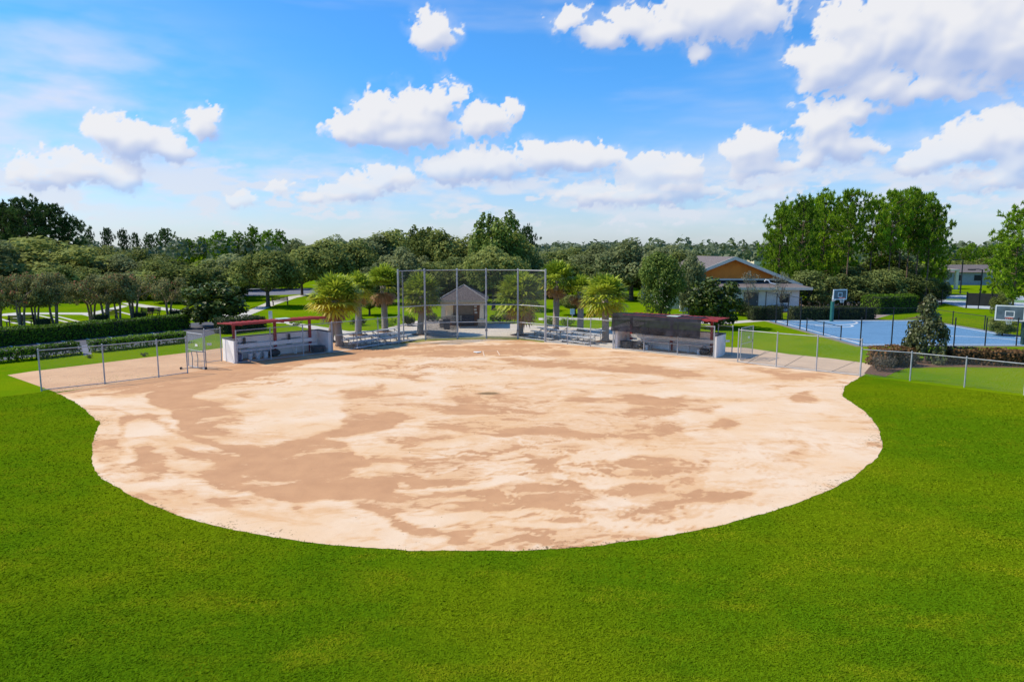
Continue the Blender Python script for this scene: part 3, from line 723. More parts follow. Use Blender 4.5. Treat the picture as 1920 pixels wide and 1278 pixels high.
def pine_proto(kind, mat, z0, dense, spread=1.0, needle=0.075, top_round=True):
    """needle brushes on the tips of upswept branches round a straight stem"""
    b = MB(); b.tube([(0, 0, -0.01), (0.006, 0, .3), (-0.006, .004, .65), (0, 0, 0.96)], [0.019, 0.015, 0.010, 0.003], 8)
    C, AX, T = [], [], []
    nb = int(62*dense)
    for k in range(nb):
        zz = (k + rng.random())/nb
        z = z0 + (0.95-z0)*zz; a = k*2.399+rng.random()*0.8
        prof = (math.sin(math.pi*(0.20+0.72*zz))**0.9) * (0.75+0.5*rng.random())
        L = 0.5*spread*prof*(0.55+0.5*rng.random())
        p0 = Vector((0, 0, z)); rise = 0.06+0.10*rng.random()
        e = Vector((L*math.cos(a), L*math.sin(a), z+rise*L*1.8))
        if L > 0.08: b.tube([p0, p0.lerp(e, .5)-Vector((0, 0, .012)), e], [0.0045, 0.003, 0.0012], 4, cap=False)
        tips = [(e, 1.0)]
        for j in range(int(2+4.5*L/0.4)):
            f = 0.35+0.65*rng.random(); q = p0.lerp(e, f) + Vector((rng.normal()*.045, rng.normal()*.045, 0.012+rng.normal()*.022)); tips.append((q, .8))
        tn = np.clip(0.45+0.2*rng.normal(), 0, 1)
        for (q, sc) in tips:
            n = 34; d = rand_dirs(n); d[:, 2] = d[:, 2]*0.85 + 0.42; d /= np.linalg.norm(d, axis=1, keepdims=True)
            ln = needle*sc*(0.45+0.55*rng.random(n))
            C.append(np.array(q)[None]*np.array([1, 1, 1]) + d*ln[:, None]*0.5*np.array([1, 1, .75])); AX.append(d*ln[:, None]); T.append(np.clip(tn+0.2*rng.normal(size=n), 0, 1))
    C = np.concatenate(C); AX = np.concatenate(AX); T = np.concatenate(T); n = len(C)
    ln = np.linalg.norm(AX, axis=1); ax = AX/ln[:, None]
    nr = rand_dirs(n); nr -= (nr*ax).sum(1, keepdims=True)*ax; nr /= np.linalg.norm(nr, axis=1, keepdims=True)
    q = leaf_cards(C, nr, ln, ln*0.24, axis=ax)
    me = np_mesh('crown', q.reshape(-1, 3), np.arange(4*n).reshape(-1, 4), mat, 'mesh', None, {'tone': T})
    proto(kind, me, b, M_BARK_P)
for i in range(3): pine_proto('pine', L_PINE, 0.42, 0.95, 0.9, 0.066)
for i in range(3): pine_proto('full_pine', L_PINE, 0.10, 1.55, 0.9, 0.066)
for i in range(2): pine_proto('dark_pine', L_PINE_D, 0.46, 0.9, 1.0, 0.07)

NAMES = {'oak': ('oak_tree', 'tree'), 'grey_oak': ('oak_tree', 'tree'), 'low_oak': ('oak_tree', 'tree'), 'dark_oak': ('oak_tree', 'tree'), 'olive_tree': ('leafy_tree', 'tree'), 'shooting_tree': ('leafy_tree', 'tree'),
         'crape_myrtle': ('crape_myrtle', 'tree'), 'magnolia': ('magnolia_tree', 'tree'), 'conical_magnolia': ('magnolia_tree', 'tree'), 'elm': ('elm_tree', 'tree'),
         'wispy_tree': ('small_tree', 'tree'), 'pine': ('pine_tree', 'pine'), 'full_pine': ('pine_tree', 'pine'), 'dark_pine': ('pine_tree', 'pine')}
_cnt = {}
WK = {'oak': 1.16, 'grey_oak': 1.2, 'low_oak': 1.3, 'dark_oak': 1.3, 'crape_myrtle': 1.32, 'magnolia': 1.2, 'elm': 1.14, 'pine': 1.08, 'full_pine': 1.05, 'dark_pine': 0.95, 'olive_tree': 1.2}
def tree(kind, px, Y, top, wpx, label, group=None, depth_k=1.0):
    k = _cnt.get(kind, 0); _cnt[kind] = k+1
    cme, tme = PROTO[kind][k % len(PROTO[kind])]
    x = Xat(px, 0.5*(top+560), Y); h = max(1.0, Zat(top, Y)); wdt = wpx/FPX*Y*WK.get(kind, 1.06)
    nm, cat = NAMES[kind]
    r = thing(nm, label, cat, (x, Y, 0), group)
    r.scale = (wdt, wdt*depth_k, h*1.02); r.rotation_euler.z = random.uniform(0, 6.28) if depth_k == 1 else 0
    t_o = bpy.data.objects.new('trunk', tme); COL.objects.link(t_o); t_o.parent = r
    c_o = bpy.data.objects.new('crown', cme); COL.objects.link(c_o); c_o.parent = r
    return r

# --- left edge and left background
gL = 'trees massed behind the left lawn'
tree('low_oak', 60, 98, 431, 215, 'huge dark oak at the left edge of the photo below tall pines')
tree('low_oak', -40, 90, 445, 150, 'dark oak cut off by the left edge of the photo')
tree('low_oak', 130, 84, 490, 90, 'low dark round tree right behind the reddest crape myrtles on the left')
gP = 'tall dark pines above the left oak'
tree('dark_pine', 10, 122, 382, 95, 'tall dark pine at the left edge above the huge oak', gP)
tree('dark_pine', 52, 120, 374, 95, 'tallest dark pine of the clump above the huge left oak', gP)
tree('dark_pine', 98, 124, 385, 100, 'dark pine on the right side of the clump above the huge left oak', gP)
tree('dark_pine', 132, 126, 410, 70, 'shorter dark pine sloping down at the right end of the left pine clump', gP)
tree('dark_pine', 30, 132, 390, 90, 'dark pine half hidden inside the clump above the huge left oak', gP)
gF = 'slender pines on the left horizon'
for x, tp, wd in ((170, 432, 22), (205, 429, 28), (235, 432, 26), (258, 438, 20), (284, 440, 30), (312, 430, 44)):
    tree('dark_pine', x, 200 + (x % 7) * 4, tp, wd, 'slender open pine standing up from the left horizon treeline', gF)
gG = 'green pines behind the left oaks'
for x, tp, wd in ((352, 449, 44), (382, 446, 40), (415, 434, 52), (448, 437, 44), (478, 427, 46), (505, 433, 44), (527, 434, 40)):
    tree('full_pine', x, 185 + (x % 5) * 5, tp, wd, 'green pine in the row on the horizon behind the left oaks', gG)
tree('olive_tree', 188, 118, 456, 110, 'yellowish green tree right beside the huge dark left oak')
tree('olive_tree', 262, 124, 462, 110, 'pale olive tree between the yellowish tree and the grey oaks')
tree('low_oak', 225, 100, 476, 100, 'dark grey green oak rising behind the red tipped crape myrtles')
tree('olive_tree', 305, 96, 476, 110, 'pale green tree standing behind the middle crape myrtles')
tree('low_oak', 352, 84, 478, 130, 'broad grey oak leaning over the dark magnolia by the red roofed dugout')
tree('low_oak', 415, 92, 474, 110, 'grey oak just left of the lone lawn oak, behind the magnolia')
tree('low_oak', 455, 108, 472, 90, 'grey oak half hidden behind the lone lawn oak')
tree('oak', 500, 76, 469, 118, 'lone oak on the lawn with a dark trunk and a bench beside it')
for x, Y, tp, wd in ((555, 150, 446, 60), (585, 155, 441, 70), (625, 150, 438, 60), (660, 160, 444, 60)):
    tree('low_oak', x, Y, tp, wd, 'distant dark oak on the skyline left of the tall central trees', 'skyline oaks left of the central trees')
tree('oak', 605, 88, 450, 125, 'big green oak behind the two stemmed palm')
tree('oak', 655, 92, 448, 110, 'big green oak behind the thin middle palm')
tree('oak', 565, 96, 474, 80, 'green oak filling the gap between lone oak and big green oaks')
tree('low_oak', 700, 122, 436, 100, 'dark rounded tree left of the tallest central crown')
tree('low_oak', 742, 128, 419, 120, 'tall dark domed tree on the skyline left of centre')
tree('low_oak', 700, 80, 490, 80, 'oak behind the brown skirted palm')
tree('oak', 692, 66, 548, 62, 'small dark tree between the palms left of the backstop')
tree('shooting_tree', 800, 108, 424, 120, 'tall dense oak behind the left half of the backstop')
tree('low_oak', 862, 102, 421, 120, 'tall dense oak right behind the kiosk')
tree('low_oak', 760, 96, 462, 90, 'oak low behind the left end of the backstop')
tree('shooting_tree', 928, 92, 402, 120, 'tall tree with loose shoots on top behind the backstop')
tree('shooting_tree', 968, 96, 432, 95, 'light green tree stepping down right of the tall shooting tree')
tree('dark_pine', 990, 118, 426, 40, 'small open pine on the right shoulder of the central trees')
tree('oak', 925, 72, 462, 110, 'dark trunked oak just right of the kiosk')
tree('low_oak', 838, 82, 480, 110, 'dark oak low behind the kiosk roof')
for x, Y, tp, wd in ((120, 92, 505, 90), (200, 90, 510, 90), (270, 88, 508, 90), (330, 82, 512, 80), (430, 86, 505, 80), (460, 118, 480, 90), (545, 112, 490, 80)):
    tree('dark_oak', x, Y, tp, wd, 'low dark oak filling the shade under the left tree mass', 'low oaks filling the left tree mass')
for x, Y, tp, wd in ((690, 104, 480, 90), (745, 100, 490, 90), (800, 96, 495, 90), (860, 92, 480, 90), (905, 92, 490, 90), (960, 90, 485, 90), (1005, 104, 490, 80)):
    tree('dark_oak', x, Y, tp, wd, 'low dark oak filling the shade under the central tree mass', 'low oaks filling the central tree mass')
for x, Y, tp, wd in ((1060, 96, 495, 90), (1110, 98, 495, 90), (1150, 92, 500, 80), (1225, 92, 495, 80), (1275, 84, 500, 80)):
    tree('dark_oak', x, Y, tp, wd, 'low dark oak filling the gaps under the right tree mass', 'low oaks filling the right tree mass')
# --- right of the backstop
tree('low_oak', 1040, 150, 462, 80, 'low grey oak on the skyline right of the backstop')
tree('low_oak', 1080, 120, 458, 110, 'grey oak behind the tall palm right of the backstop')
tree('low_oak', 1130, 112, 455, 110, 'grey oak behind the bushy palm by the tarp covered dugout')
tree('low_oak', 1050, 90, 480, 90, 'dark oak just behind the tallest right hand palm')
tree('oak', 1078, 66, 552, 70, 'small dark tree with thin trunk between the right hand palms')
tree('grey_oak', 1185, 86, 447, 130, 'large grey oak with bare trunk left of the egg shaped elm')
tree('low_oak', 1255, 100, 458, 100, 'grey oak showing above the egg shaped elm')
tree('low_oak', 1292, 90, 464, 95, 'grey oak left of the orange gable')
tree('low_oak', 1294, 67, 467, 54, 'grey green oak hiding the left end of the orange gabled hall')
tree('elm', 1242, 62, 480, 88, 'egg shaped light topped elm behind the tarp covered dugout')
tree('magnolia', 1338, 55, 514, 100, 'bushy glossy magnolia behind the right end of the tarp covered dugout')
tree('wispy_tree', 1405, 65, 510, 52, 'thin pale tree in front of the orange gable')
tree('wispy_tree', 1466, 66, 512, 52, 'thin pale tree at the right end of the white hall')
# --- pines behind the blue court
gR = 'tall pines behind the basketball court'
for x, Y, tp, wd, k, lb in ((1462, 82, 384, 72, 'full_pine', 'leftmost tall pine of the grove behind the court, leafy to the ground'),
        (1504, 78, 371, 78, 'full_pine', 'bright full pine second from the left in the court grove'),
        (1545, 84, 364, 84, 'full_pine', 'broad green pine third from the left in the court grove'),
        (1592, 80, 359, 84, 'pine', 'pine in the middle of the grove, straight above the far basketball hoop'),
        (1634, 92, 374, 74, 'pine', 'pine with open branches right of the middle of the court grove'),
        (1670, 80, 360, 74, 'pine', 'tall pine with a bare visible trunk in the court grove'),
        (1704, 82, 356, 76, 'pine', 'tallest bare trunked pine near the right end of the court grove'),
        (1742, 80, 382, 74, 'pine', 'rightmost pine of the court grove leaning over the green hedge')):
    tree(k, x, Y, tp, wd, lb, gR)
for x, Y, tp, wd, k in ((1484, 90, 384, 80, 'full_pine'), (1524, 92, 374, 84, 'full_pine'), (1575, 94, 392, 80, 'full_pine'), (1652, 96, 420, 70, 'full_pine'), (1688, 92, 372, 80, 'pine'), (1722, 90, 366, 80, 'pine'), (1752, 90, 408, 60, 'full_pine')):
    tree(k, x, Y, tp, wd, 'pine half hidden inside the grove behind the basketball court', 'pines hidden inside the court grove')
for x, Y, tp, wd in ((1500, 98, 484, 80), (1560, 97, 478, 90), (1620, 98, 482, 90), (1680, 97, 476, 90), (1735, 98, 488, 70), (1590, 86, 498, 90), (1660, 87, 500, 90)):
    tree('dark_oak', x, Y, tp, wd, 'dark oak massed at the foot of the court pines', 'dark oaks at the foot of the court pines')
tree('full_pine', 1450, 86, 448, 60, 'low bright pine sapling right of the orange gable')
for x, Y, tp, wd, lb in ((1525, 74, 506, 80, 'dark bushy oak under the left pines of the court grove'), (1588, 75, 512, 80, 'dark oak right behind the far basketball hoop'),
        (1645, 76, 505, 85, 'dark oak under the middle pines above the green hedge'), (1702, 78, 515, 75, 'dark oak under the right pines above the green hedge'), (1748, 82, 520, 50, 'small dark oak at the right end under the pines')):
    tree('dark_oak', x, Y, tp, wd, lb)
# --- far right
tree('full_pine', 1908, 70, 392, 105, 'tall pine cut off by the right edge of the photo')
tree('full_pine', 1885, 76, 462, 70, 'lower pine leaning left of the tall right edge pine')
tree('olive_tree', 1878, 60, 546, 34, 'yellowish bush beside the near basketball hoop')
tree('low_oak', 1884, 50, 592, 40, 'small round young tree behind the near basketball backboard')
for x, tp, wd in ((1778, 470, 34), (1800, 466, 30), (1818, 457, 34), (1838, 464, 30), (1856, 460, 34)):
    tree('full_pine', x, 190 + x % 9, tp, wd, 'far green pine beyond the tennis court', 'far pines beyond the tennis court')
for x, tp, wd, lb in ((1800, 486, 70, 'pale olive tree beyond the tennis court, left of the tall lamp poles'), (1850, 482, 70, 'pale olive tree beyond the tennis court, behind the tall lamp poles')):
    tree('olive_tree', x, 140, tp, wd, lb)
# --- crape myrtles along the left lawn
for x, by, tp, wd, lb in ((-8, 613, 518, 64, 'crape myrtle cut off by the left edge beside the long hedge'), (34, 613, 512, 72, 'crape myrtle with three stems beside a brown bench, second from the left'),
        (62, 610, 516, 66, 'crape myrtle right of the brown bench at far left'), (98, 608, 510, 74, 'pink tinged crape myrtle, third tree from the left along the hedge'),
        (168, 600, 522, 70, 'thin crape myrtle alone in the middle of the striped lawn'), (195, 602, 512, 74, 'red tipped crape myrtle with a cluster of pale stems'),
        (219, 600, 513, 62, 'crape myrtle by the dark clipped block in the middle of the hedge'), (247, 597, 511, 78, 'crape myrtle with one thick reddish trunk'),
        (313, 592, 520, 62, 'small crape myrtle nearest the dark magnolia')):
    tree('crape_myrtle', x, Ybase(by), tp, wd, lb, 'crape myrtles along the long hedge')
tree('magnolia', 400, Ybase(612), 526, 108, 'dark bushy magnolia behind the left end of the red roofed dugout')
tree('conical_magnolia', 1744, Ybase(677), 551, 92, 'conical glossy magnolia beside the blue basketball court')

# --- palms
def palm_boots():
    m, t, p = new_mat('palm_trunk'); P = t.coord('Object')
    s = t.new('ShaderNodeSeparateXYZ'); t.link(P, s.inputs[0])
    ang = t.math('MULTIPLY', t.math('ARCTAN2', s.outputs[1], s.outputs[0]), 8/(2*math.pi)); zz = t.math('MULTIPLY', s.outputs[2], 7.0)
    d1 = t.math('ABSOLUTE', t.math('SUBTRACT', t.math('FRACT', t.math('ADD', ang, zz)), 0.5)); d2 = t.math('ABSOLUTE', t.math('SUBTRACT', t.math('FRACT', t.math('SUBTRACT', ang, zz)), 0.5))
    f = t.math('MINIMUM', d1, d2); f = t.math('ADD', f, t.math('MULTIPLY', t.math('SUBTRACT', t.noise(P, 9, 3), .5), .2))
    t.link(t.mix(t.ramp(f, 0.06, 0.2), (0.14, 0.105, 0.085), (0.56, 0.49, 0.42)), p.inputs['Base Color']); p.inputs['Roughness'].default_value = 0.95
    t.link(t.bump(t.ramp(f, 0.05, 0.25), 0.9, 0.05), p.inputs['Normal'])
    return m
M_PALMTRUNK = palm_boots()
def mat_frond():
    m, t, p = new_mat('palm_fronds')
    tone = t.attr('tone'); age = t.attr('age')
    c = t.mix(tone, (0.150, 0.235, 0.016), (0.540, 0.610, 0.050))
    c = t.mix(t.ramp(age, 0.35, 0.62), c, (0.60, 0.50, 0.035))
    c = t.mix(t.ramp(age, 0.72, 0.88), c, (0.44, 0.25, 0.11))
    t.link(c, p.inputs['Base Color']); p.inputs['Roughness'].default_value = 0.45; p.inputs['Specular IOR Level'].default_value = 0.35
    tr = t.new('ShaderNodeBsdfTranslucent'); mx = t.new('ShaderNodeMixShader'); mx.inputs[0].default_value = 0.38
    t.link(c, tr.inputs[0]); t.link(p.outputs[0], mx.inputs[1]); t.link(tr.outputs[0], mx.inputs[2]); t.link(mx.outputs[0], t.n['Material Output'].inputs['Surface'])
    return m
M_FROND = mat_frond()
def palm_crown_data(n, size, skirt, yellow):
    """fan leaves: a petiole and a split fan of narrow folded blades"""
    V, F, T, A = [], [], [], []
    def tri(a, b_, c, tn, ag):
        i = len(V); V.extend([a, b_, c]); F.append((i, i+1, i+2)); T.append(tn); A.append(ag)
    for k in range(n):
        f = k/(n-1); el = R(88 - 128*f**0.95 + rng.normal()*7); az = k*2.399 + rng.normal()*.25
        age = np.clip(f*0.62*yellow + rng.normal()*.07, 0, 1)
        if f > 1-skirt: age = 0.9+0.1*rng.random(); el = R(-58+rng.normal()*12)
        d = Vector((math.cos(az)*math.cos(el), math.sin(az)*math.cos(el), math.sin(el)))
        side = Vector((-math.sin(az), math.cos(az), 0)); up = side.cross(d) * -1
        L = size*(0.50+0.12*rng.random()); c = d*L
        w = 0.02
        tri(d*0.05+side*w, d*0.05-side*w, c, 0.5, age); tri(d*0.05+up*w, d*0.05-up*w, c, 0.5, age)
        fr = size*(0.52+0.12*rng.random())*(0.8 if age > .85 else 1); nb = 17; tn0 = np.clip(.5+.22*rng.normal(), 0, 1)
        for j in range(nb):
            a = R(-112 + 224*j/(nb-1) + rng.normal()*3)
            bd = (d*math.cos(a) + side*math.sin(a)); ln = fr*(0.72+0.28*math.cos(a*0.72))*(0.9+0.2*rng.random())
            droop = Vector((0, 0, -1))*ln*(0.05+0.22*rng.random())
            pw = Vector((-math.sin(a), 0, 0)); pr = (side*math.cos(a) - d*math.sin(a))*ln*0.075
            m_ = c + bd*ln*0.6 + up*ln*0.06*(1 if j % 2 else -1); e = c + bd*ln + droop
            tn = np.clip(tn0+.14*rng.normal(), 0, 1); ag = np.clip(age+.06*rng.normal(), 0, 1)
            tri(c, m_+pr, m_-pr, tn, ag); tri(m_+pr, e, m_-pr, tn, ag)
    return np.array([tuple(v) for v in V]), np.array(F), T, A
def palm(trunks, cy_px, top_px, half_px, label, skirt, yellow, tone_n=62):
    bx, by = trunks[0]; base = G(bx, by); Y = base.y
    zt = Zat(top_px, Y); size = half_px/FPX*Y*1.12
    r = thing('palm_tree', label, 'palm tree', base, 'cabbage palms round the backstop')
    for (tx, ty) in trunks:
        p = G(tx, ty); cz = zt - size*0.98
        tip = Vector((Xat(cy_px[0], cy_px[1], Y), Y + (p.y-Y)*.4, cz))
        pts = [p + Vector((0, 0, -.05)), p + Vector((0, 0, .25)), p.lerp(tip, .5) + Vector((0.03, 0, 0)), tip]
        b = MB(); b.tube(pts, [0.34, 0.25, 0.235, 0.22], 14)
        tr = b.build('trunk', M_PALMTRUNK, r, smooth=True)
        V, F, T, A = palm_crown_data(tone_n, size, skirt, yellow)
        V = V + np.array(tip - base)
        np_mesh('crown', V, F, M_FROND, r, None, {'tone': T, 'age': A})
    c = MB(); n = 20; m = 0.55
    ctr = G(*trunks[-1]); 
    ring = [ctr + Vector((m*1.3*math.cos(6.283*k/n), m*math.sin(6.283*k/n), 0.008)) for k in range(n)]
    top = [ctr + Vector((m*.8*math.cos(6.283*k/n), m*.6*math.sin(6.283*k/n), 0.07)) for k in range(n)]
    for k in range(n): c.quad(ring[k], ring[(k+1) % n], top[(k+1) % n], top[k])
    c.poly(top); structure(c.build('mulch_ring', M_MULCH))
palm([(637, 648), (619, 641)], (627, 575), 515, 44, 'stout yellow tipped palm with two trunks at the red roofed dugout', 0.06, 1.25, 66)
palm([(672, 628)], (671, 545), 510, 31, 'slim yellow green palm between the two stemmed palm and the brown skirted palm', 0.05, 1.1)
palm([(722, 622)], (718, 535), 496, 36, 'palm with a brown skirt of dead fronds left of the backstop', 0.30, 1.0, 66)
palm([(788, 627)], (790, 548), 513, 38, 'palm seen through the left panel of the backstop', 0.10, 0.85)
palm([(975, 628)], (976, 550), 510, 47, 'wide grey green palm seen through the right end of the backstop', 0.08, 0.75, 66)
palm([(1042, 620)], (1043, 525), 489, 34, 'tallest palm, right of the backstop', 0.10, 0.75)
palm([(1088, 622)], (1088, 545), 515, 28, 'slim palm with a tan skirt of dead fronds right of the backstop', 0.26, 0.9)
palm([(1135, 640)], (1134, 562), 514, 42, 'bushy low palm beside the tarp covered dugout', 0.03, 0.95, 66)

# --- hedges and shrubs
def hedge(name, p0, p1, width, h, label, mat, cat='hedge', group=None, leaf=0.13, dens=190, lump=0.25, bare=0.0):
    p0, p1 = Vector(p0), Vector(p1); d = (p1-p0); L = d.length; d.normalize(); nrm = Vector((-d.y, d.x, 0))
    if nrm.y < 0: nrm = -nrm
    n = int(L*(h*2+width)*dens)
    u = rng.random(n)*L; per = rng.random(n)*(2*h+width)
    v = np.where(per < h, 0, np.where(per < h+width, per-h, width)); z = np.where(per < h, per, np.where(per < h+width, h, 2*h+width-per))
    cap = rng.random(n) < (width/(L+width)*0.8); u = np.where(cap, np.where(rng.random(n) < .5, 0, L), u); v = np.where(cap, rng.random(n)*width, v); z = np.where(cap, rng.random(n)*h, z)
    nx = np.where(cap, np.where(u < 1, -1, 1), 0.0); nv = np.where(cap, 0, np.where(per < h, -1, np.where(per < h+width, 0, 1))); nz = np.where(cap, 0.2, np.where((per >= h) & (per < h+width), 1, 0.15))
    jit = (fbm(u*1.1, z*1.5+v*1.3, 12, 4)-.5)*2*lump + rng.normal(size=n)*0.035
    # rounded top edges
    v = np.clip(v + nv*jit, -lump, width+lump); z = np.maximum(z*(1+0.10*(fbm(u*0.5, v, 9, 3)-.5)*2) + nz*jit*0.6, 0.03); u = u + nx*jit
    if bare > 0:
        keep = (z > h*0.42) | (rng.random(n) > bare*(0.5+vnoise(u*1.5, u*0, 3)))
        u, v, z, nx, nv, nz = [q[keep] for q in (u, v, z, nx, nv, nz)]; n = len(u)
    D = np.array(d); Nn = np.array(nrm)
    C = np.array(p0)[None] + u[:, None]*D + v[:, None]*Nn + z[:, None]*np.array([0, 0, 1])
    N = nx[:, None]*D + nv[:, None]*Nn + nz[:, None]*np.array([0, 0, 1]) + rand_dirs(n)*0.8; N /= np.linalg.norm(N, axis=1, keepdims=True)
    s = leaf*(.6+.8*rng.random(n)); q = leaf_cards(C - np.array(p0), N, s, s*.7)
    T = np.clip(.45+.2*rng.normal(size=n)+.4*(fbm(u*.8, z, 4, 3)-.5), 0, 1)
    r = thing(name, label, cat, p0, group)
    np_mesh('foliage', q.reshape(-1, 3), np.arange(4*n).reshape(-1, 4), mat, r, None, {'tone': T})
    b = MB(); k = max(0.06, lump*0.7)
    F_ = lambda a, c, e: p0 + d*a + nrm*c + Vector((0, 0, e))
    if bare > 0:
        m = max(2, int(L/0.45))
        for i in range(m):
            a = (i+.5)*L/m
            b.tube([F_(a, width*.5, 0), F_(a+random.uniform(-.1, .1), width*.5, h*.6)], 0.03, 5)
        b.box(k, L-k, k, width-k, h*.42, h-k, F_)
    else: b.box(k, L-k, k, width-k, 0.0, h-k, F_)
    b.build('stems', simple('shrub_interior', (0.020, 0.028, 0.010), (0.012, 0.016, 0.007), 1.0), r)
    return r
def shrub(px, by, wpx, top, label, mat, name='shrub', leaf=0.10, group=None, flat=0.9):
    p = G(px, by); Y = p.y + 0.5*wpx/FPX*p.y; h = max(.25, Zat(top, Y)); wd = wpx/FPX*p.y
    r = thing(name, label, 'shrub', (Xat(px, by, Y), Y, 0), group)
    cl = []
    for k in range(22):
        a = rng.random()*6.28; rr = wd*.36*rng.random()**.5; cl.append((rr*math.cos(a), rr*math.sin(a), h*(.25+.5*rng.random()*(1-(rr/(wd*.5))**2*.6)), min(wd, h)*(.2+.08*rng.random())))
    me = crown_mesh('foliage', cl, 900, leaf, mat)
    o = bpy.data.objects.new('foliage', me); COL.objects.link(o); o.parent = r
    b = MB()
    for k in range(6):
        a = k*1.05; b.tube([(0.04*math.cos(a), .04*math.sin(a), -.02), (wd*.15*math.cos(a), wd*.15*math.sin(a), h*.4)], [.03, .015], 5)
    b.build('stems', M_BARK, None).parent = r
    return r
hA, hB = G(-40, 654), G(358, 616)
hedge('hedge', hA, hB, 1.5, 1.08, 'long clipped green hedge between the car park and the striped lawn', L_HEDGE, lump=0.14, dens=230)
for a, c, lb in (((-40, 685), (30, 678), 'low bare legged hedge at the left edge of the car park'), ((34, 677.5), (84, 672.5), 'low bare legged hedge second from the left edge along the car park'),
                 ((88, 672), (152, 664), 'low hedge just left of the gap in the car park planting'), ((174, 661.5), (208, 658), 'short low hedge just right of the gap in the car park planting'),
                 ((212, 657.5), (278, 650), 'low sparse hedge in the middle of the right car park row'), ((282, 649.5), (352, 642), 'low hedge ending behind the open gate')):
    hedge('hedge', G(*a), G(*c), 0.8, 0.72, lb, L_HEDGE, group='low hedges along the car park', bare=0.35, lump=0.16, dens=280, leaf=0.11)
for x, y, lb in ((48, 612, 'dark clipped block by the leftmost brown bench'), (158, 604, 'dark clipped block alone on the striped lawn'), (232, 599, 'dark clipped block between two crape myrtles'), (299, 594, 'dark clipped block nearest the dark magnolia')):
    p = G(x+18, y); hedge('clipped_block', p, p + Vector((1.0, 0.05, 0)), 0.6, 0.62, lb, L_HEDGE_D, cat='clipped shrub', group='dark clipped blocks on the striped lawn', lump=.05, leaf=.07, dens=420)
hedge('hedge', (G(420, 627)), (G(500, 618)), 1.2, 1.1, 'dark hedge behind the red roofed dugout', L_HEDGE_D, lump=0.18)
hedge('hedge', G(1660, 690), G(1716, 686), 1.3, 0.95, 'russet topped hedge left of the conical magnolia', L_RED, lump=0.2, dens=230)
hedge('hedge', G(1786, 683), G(1990, 690), 1.3, 0.78, 'russet topped hedge running right from the conical magnolia', L_RED, lump=0.13, dens=230)
shrub(1655, 699, 58, 661, 'rounded bronze shrub at the end of the right concrete apron', L_BROWN, leaf=0.08)
shrub(1690, 690, 50, 652, 'bronze shrub between the rounded shrub and the conical magnolia', L_BROWN, leaf=0.08)
hedge('hedge', G(1648, 590), G(1722, 585), 2.0, 1.75, 'bright green clipped hedge under the pines behind the blue court', L_HEDGE, lump=0.2, dens=130)
hedge('hedge', G(1412, 601), G(1468, 600), 1.2, 1.15, 'dark purple clipped hedge in front of the hall wall', L_HEDGE_D, lump=0.15)
hedge('hedge', G(1486, 600), G(1548, 600), 1.2, 1.1, 'dark clipped hedge left of the far basketball hoop', L_HEDGE_D, lump=0.12)
hedge('hedge', G(1551, 600), G(1642, 599), 1.2, 1.1, 'dark clipped hedge right of the far basketball hoop', L_HEDGE_D, lump=0.12)
shrub(1390, 594, 44, 560, 'dark round shrub by the hall door', L_HEDGE_D)
shrub(1458, 586, 56, 566, 'low wide olive shrub mound before the hall', L_BROWN)
shrub(1518, 577, 64, 562, 'low green shrub mound on the terrace right of the hall', L_HEDGE_D)
shrub(766, 612, 26, 588, 'dark shrub left of the kiosk path', L_HEDGE_D)
shrub(725, 614, 60, 594, 'low spiky shrub bed behind the left bleachers', L_HEDGE)
shrub(672, 612, 36, 592, 'low dark shrub behind the slim palm', L_HEDGE_D)
shrub(940, 608, 52, 582, 'dark shrub right of the kiosk', L_HEDGE_D)
shrub(990, 604, 34, 585, 'green shrub behind the wide grey green palm', L_HEDGE)
shrub(1030, 612, 30, 590, 'low shrub behind the tallest palm', L_HEDGE)
shrub(1062, 613, 34, 592, 'low shrub between the tallest palm and the slim palm', L_HEDGE)
shrub(812, 604, 40, 584, 'green shrub left of the kiosk', L_HEDGE_D)
shrub(555, 612, 40, 600, 'low flowering shrub bed behind the red roofed dugout', L_ELM)
shrub(168, 672, 12, 668, 'scrap of loose weeds on the grass strip by the car park', L_OLIVE, name='weed_clump', leaf=.05)
shrub(270, 669, 22, 663, 'low dead brown weeds at the edge of the left apron', L_BROWN, name='weed_clump', leaf=.05)

# far wood to the horizon, one mass nobody could count
def far_wood():
    C, N, Sz, T = [], [], [], []
    for k in range(1500):
        az = R(-44 + 88*rng.random()); Y = 170 + 330*rng.random()**0.8
        x = Y*math.tan(az); h = 5.4 + 5.4*vnoise(np.array([az*14]), np.array([Y*.008]), 3)[0] + 1.4*rng.random(); wd = 4+4*rng.random()
        if -4 < math.degrees(az) < 2.5: h *= 1.0
        n = 60; d = rand_dirs(n); d[:, 2] = np.abs(d[:, 2])*1.2 - 0.35
        C.append(np.array([x, Y, h*.58]) + d*np.array([wd*.55, wd*.55, h*.42])*(0.8+.3*rng.random((n, 1))))
        nn = d + rand_dirs(n)*.8 + np.array([0, 0, .3]); N.append(nn/np.linalg.norm(nn, axis=1, keepdims=True)); Sz.append(.9+.9*rng.random(n)); T.append(np.clip(.40+.2*rng.normal(size=n)+.12*rng.normal(), 0, 1))
    C, N, Sz, T = map(np.concatenate, (C, N, Sz, T))
    q = leaf_cards(C, N, Sz, Sz*.75)
    o = np_mesh('distant_wood', q.reshape(-1, 3), np.arange(4*len(C)).reshape(-1, 4), mat_leaf('far_leaves', (0.050,0.078,0.036), (0.180,0.215,0.120)), None, None, {'tone': T})
    tag(o, 'far wood of mixed trees running along the whole horizon', 'woodland', kind='stuff')
far_wood()

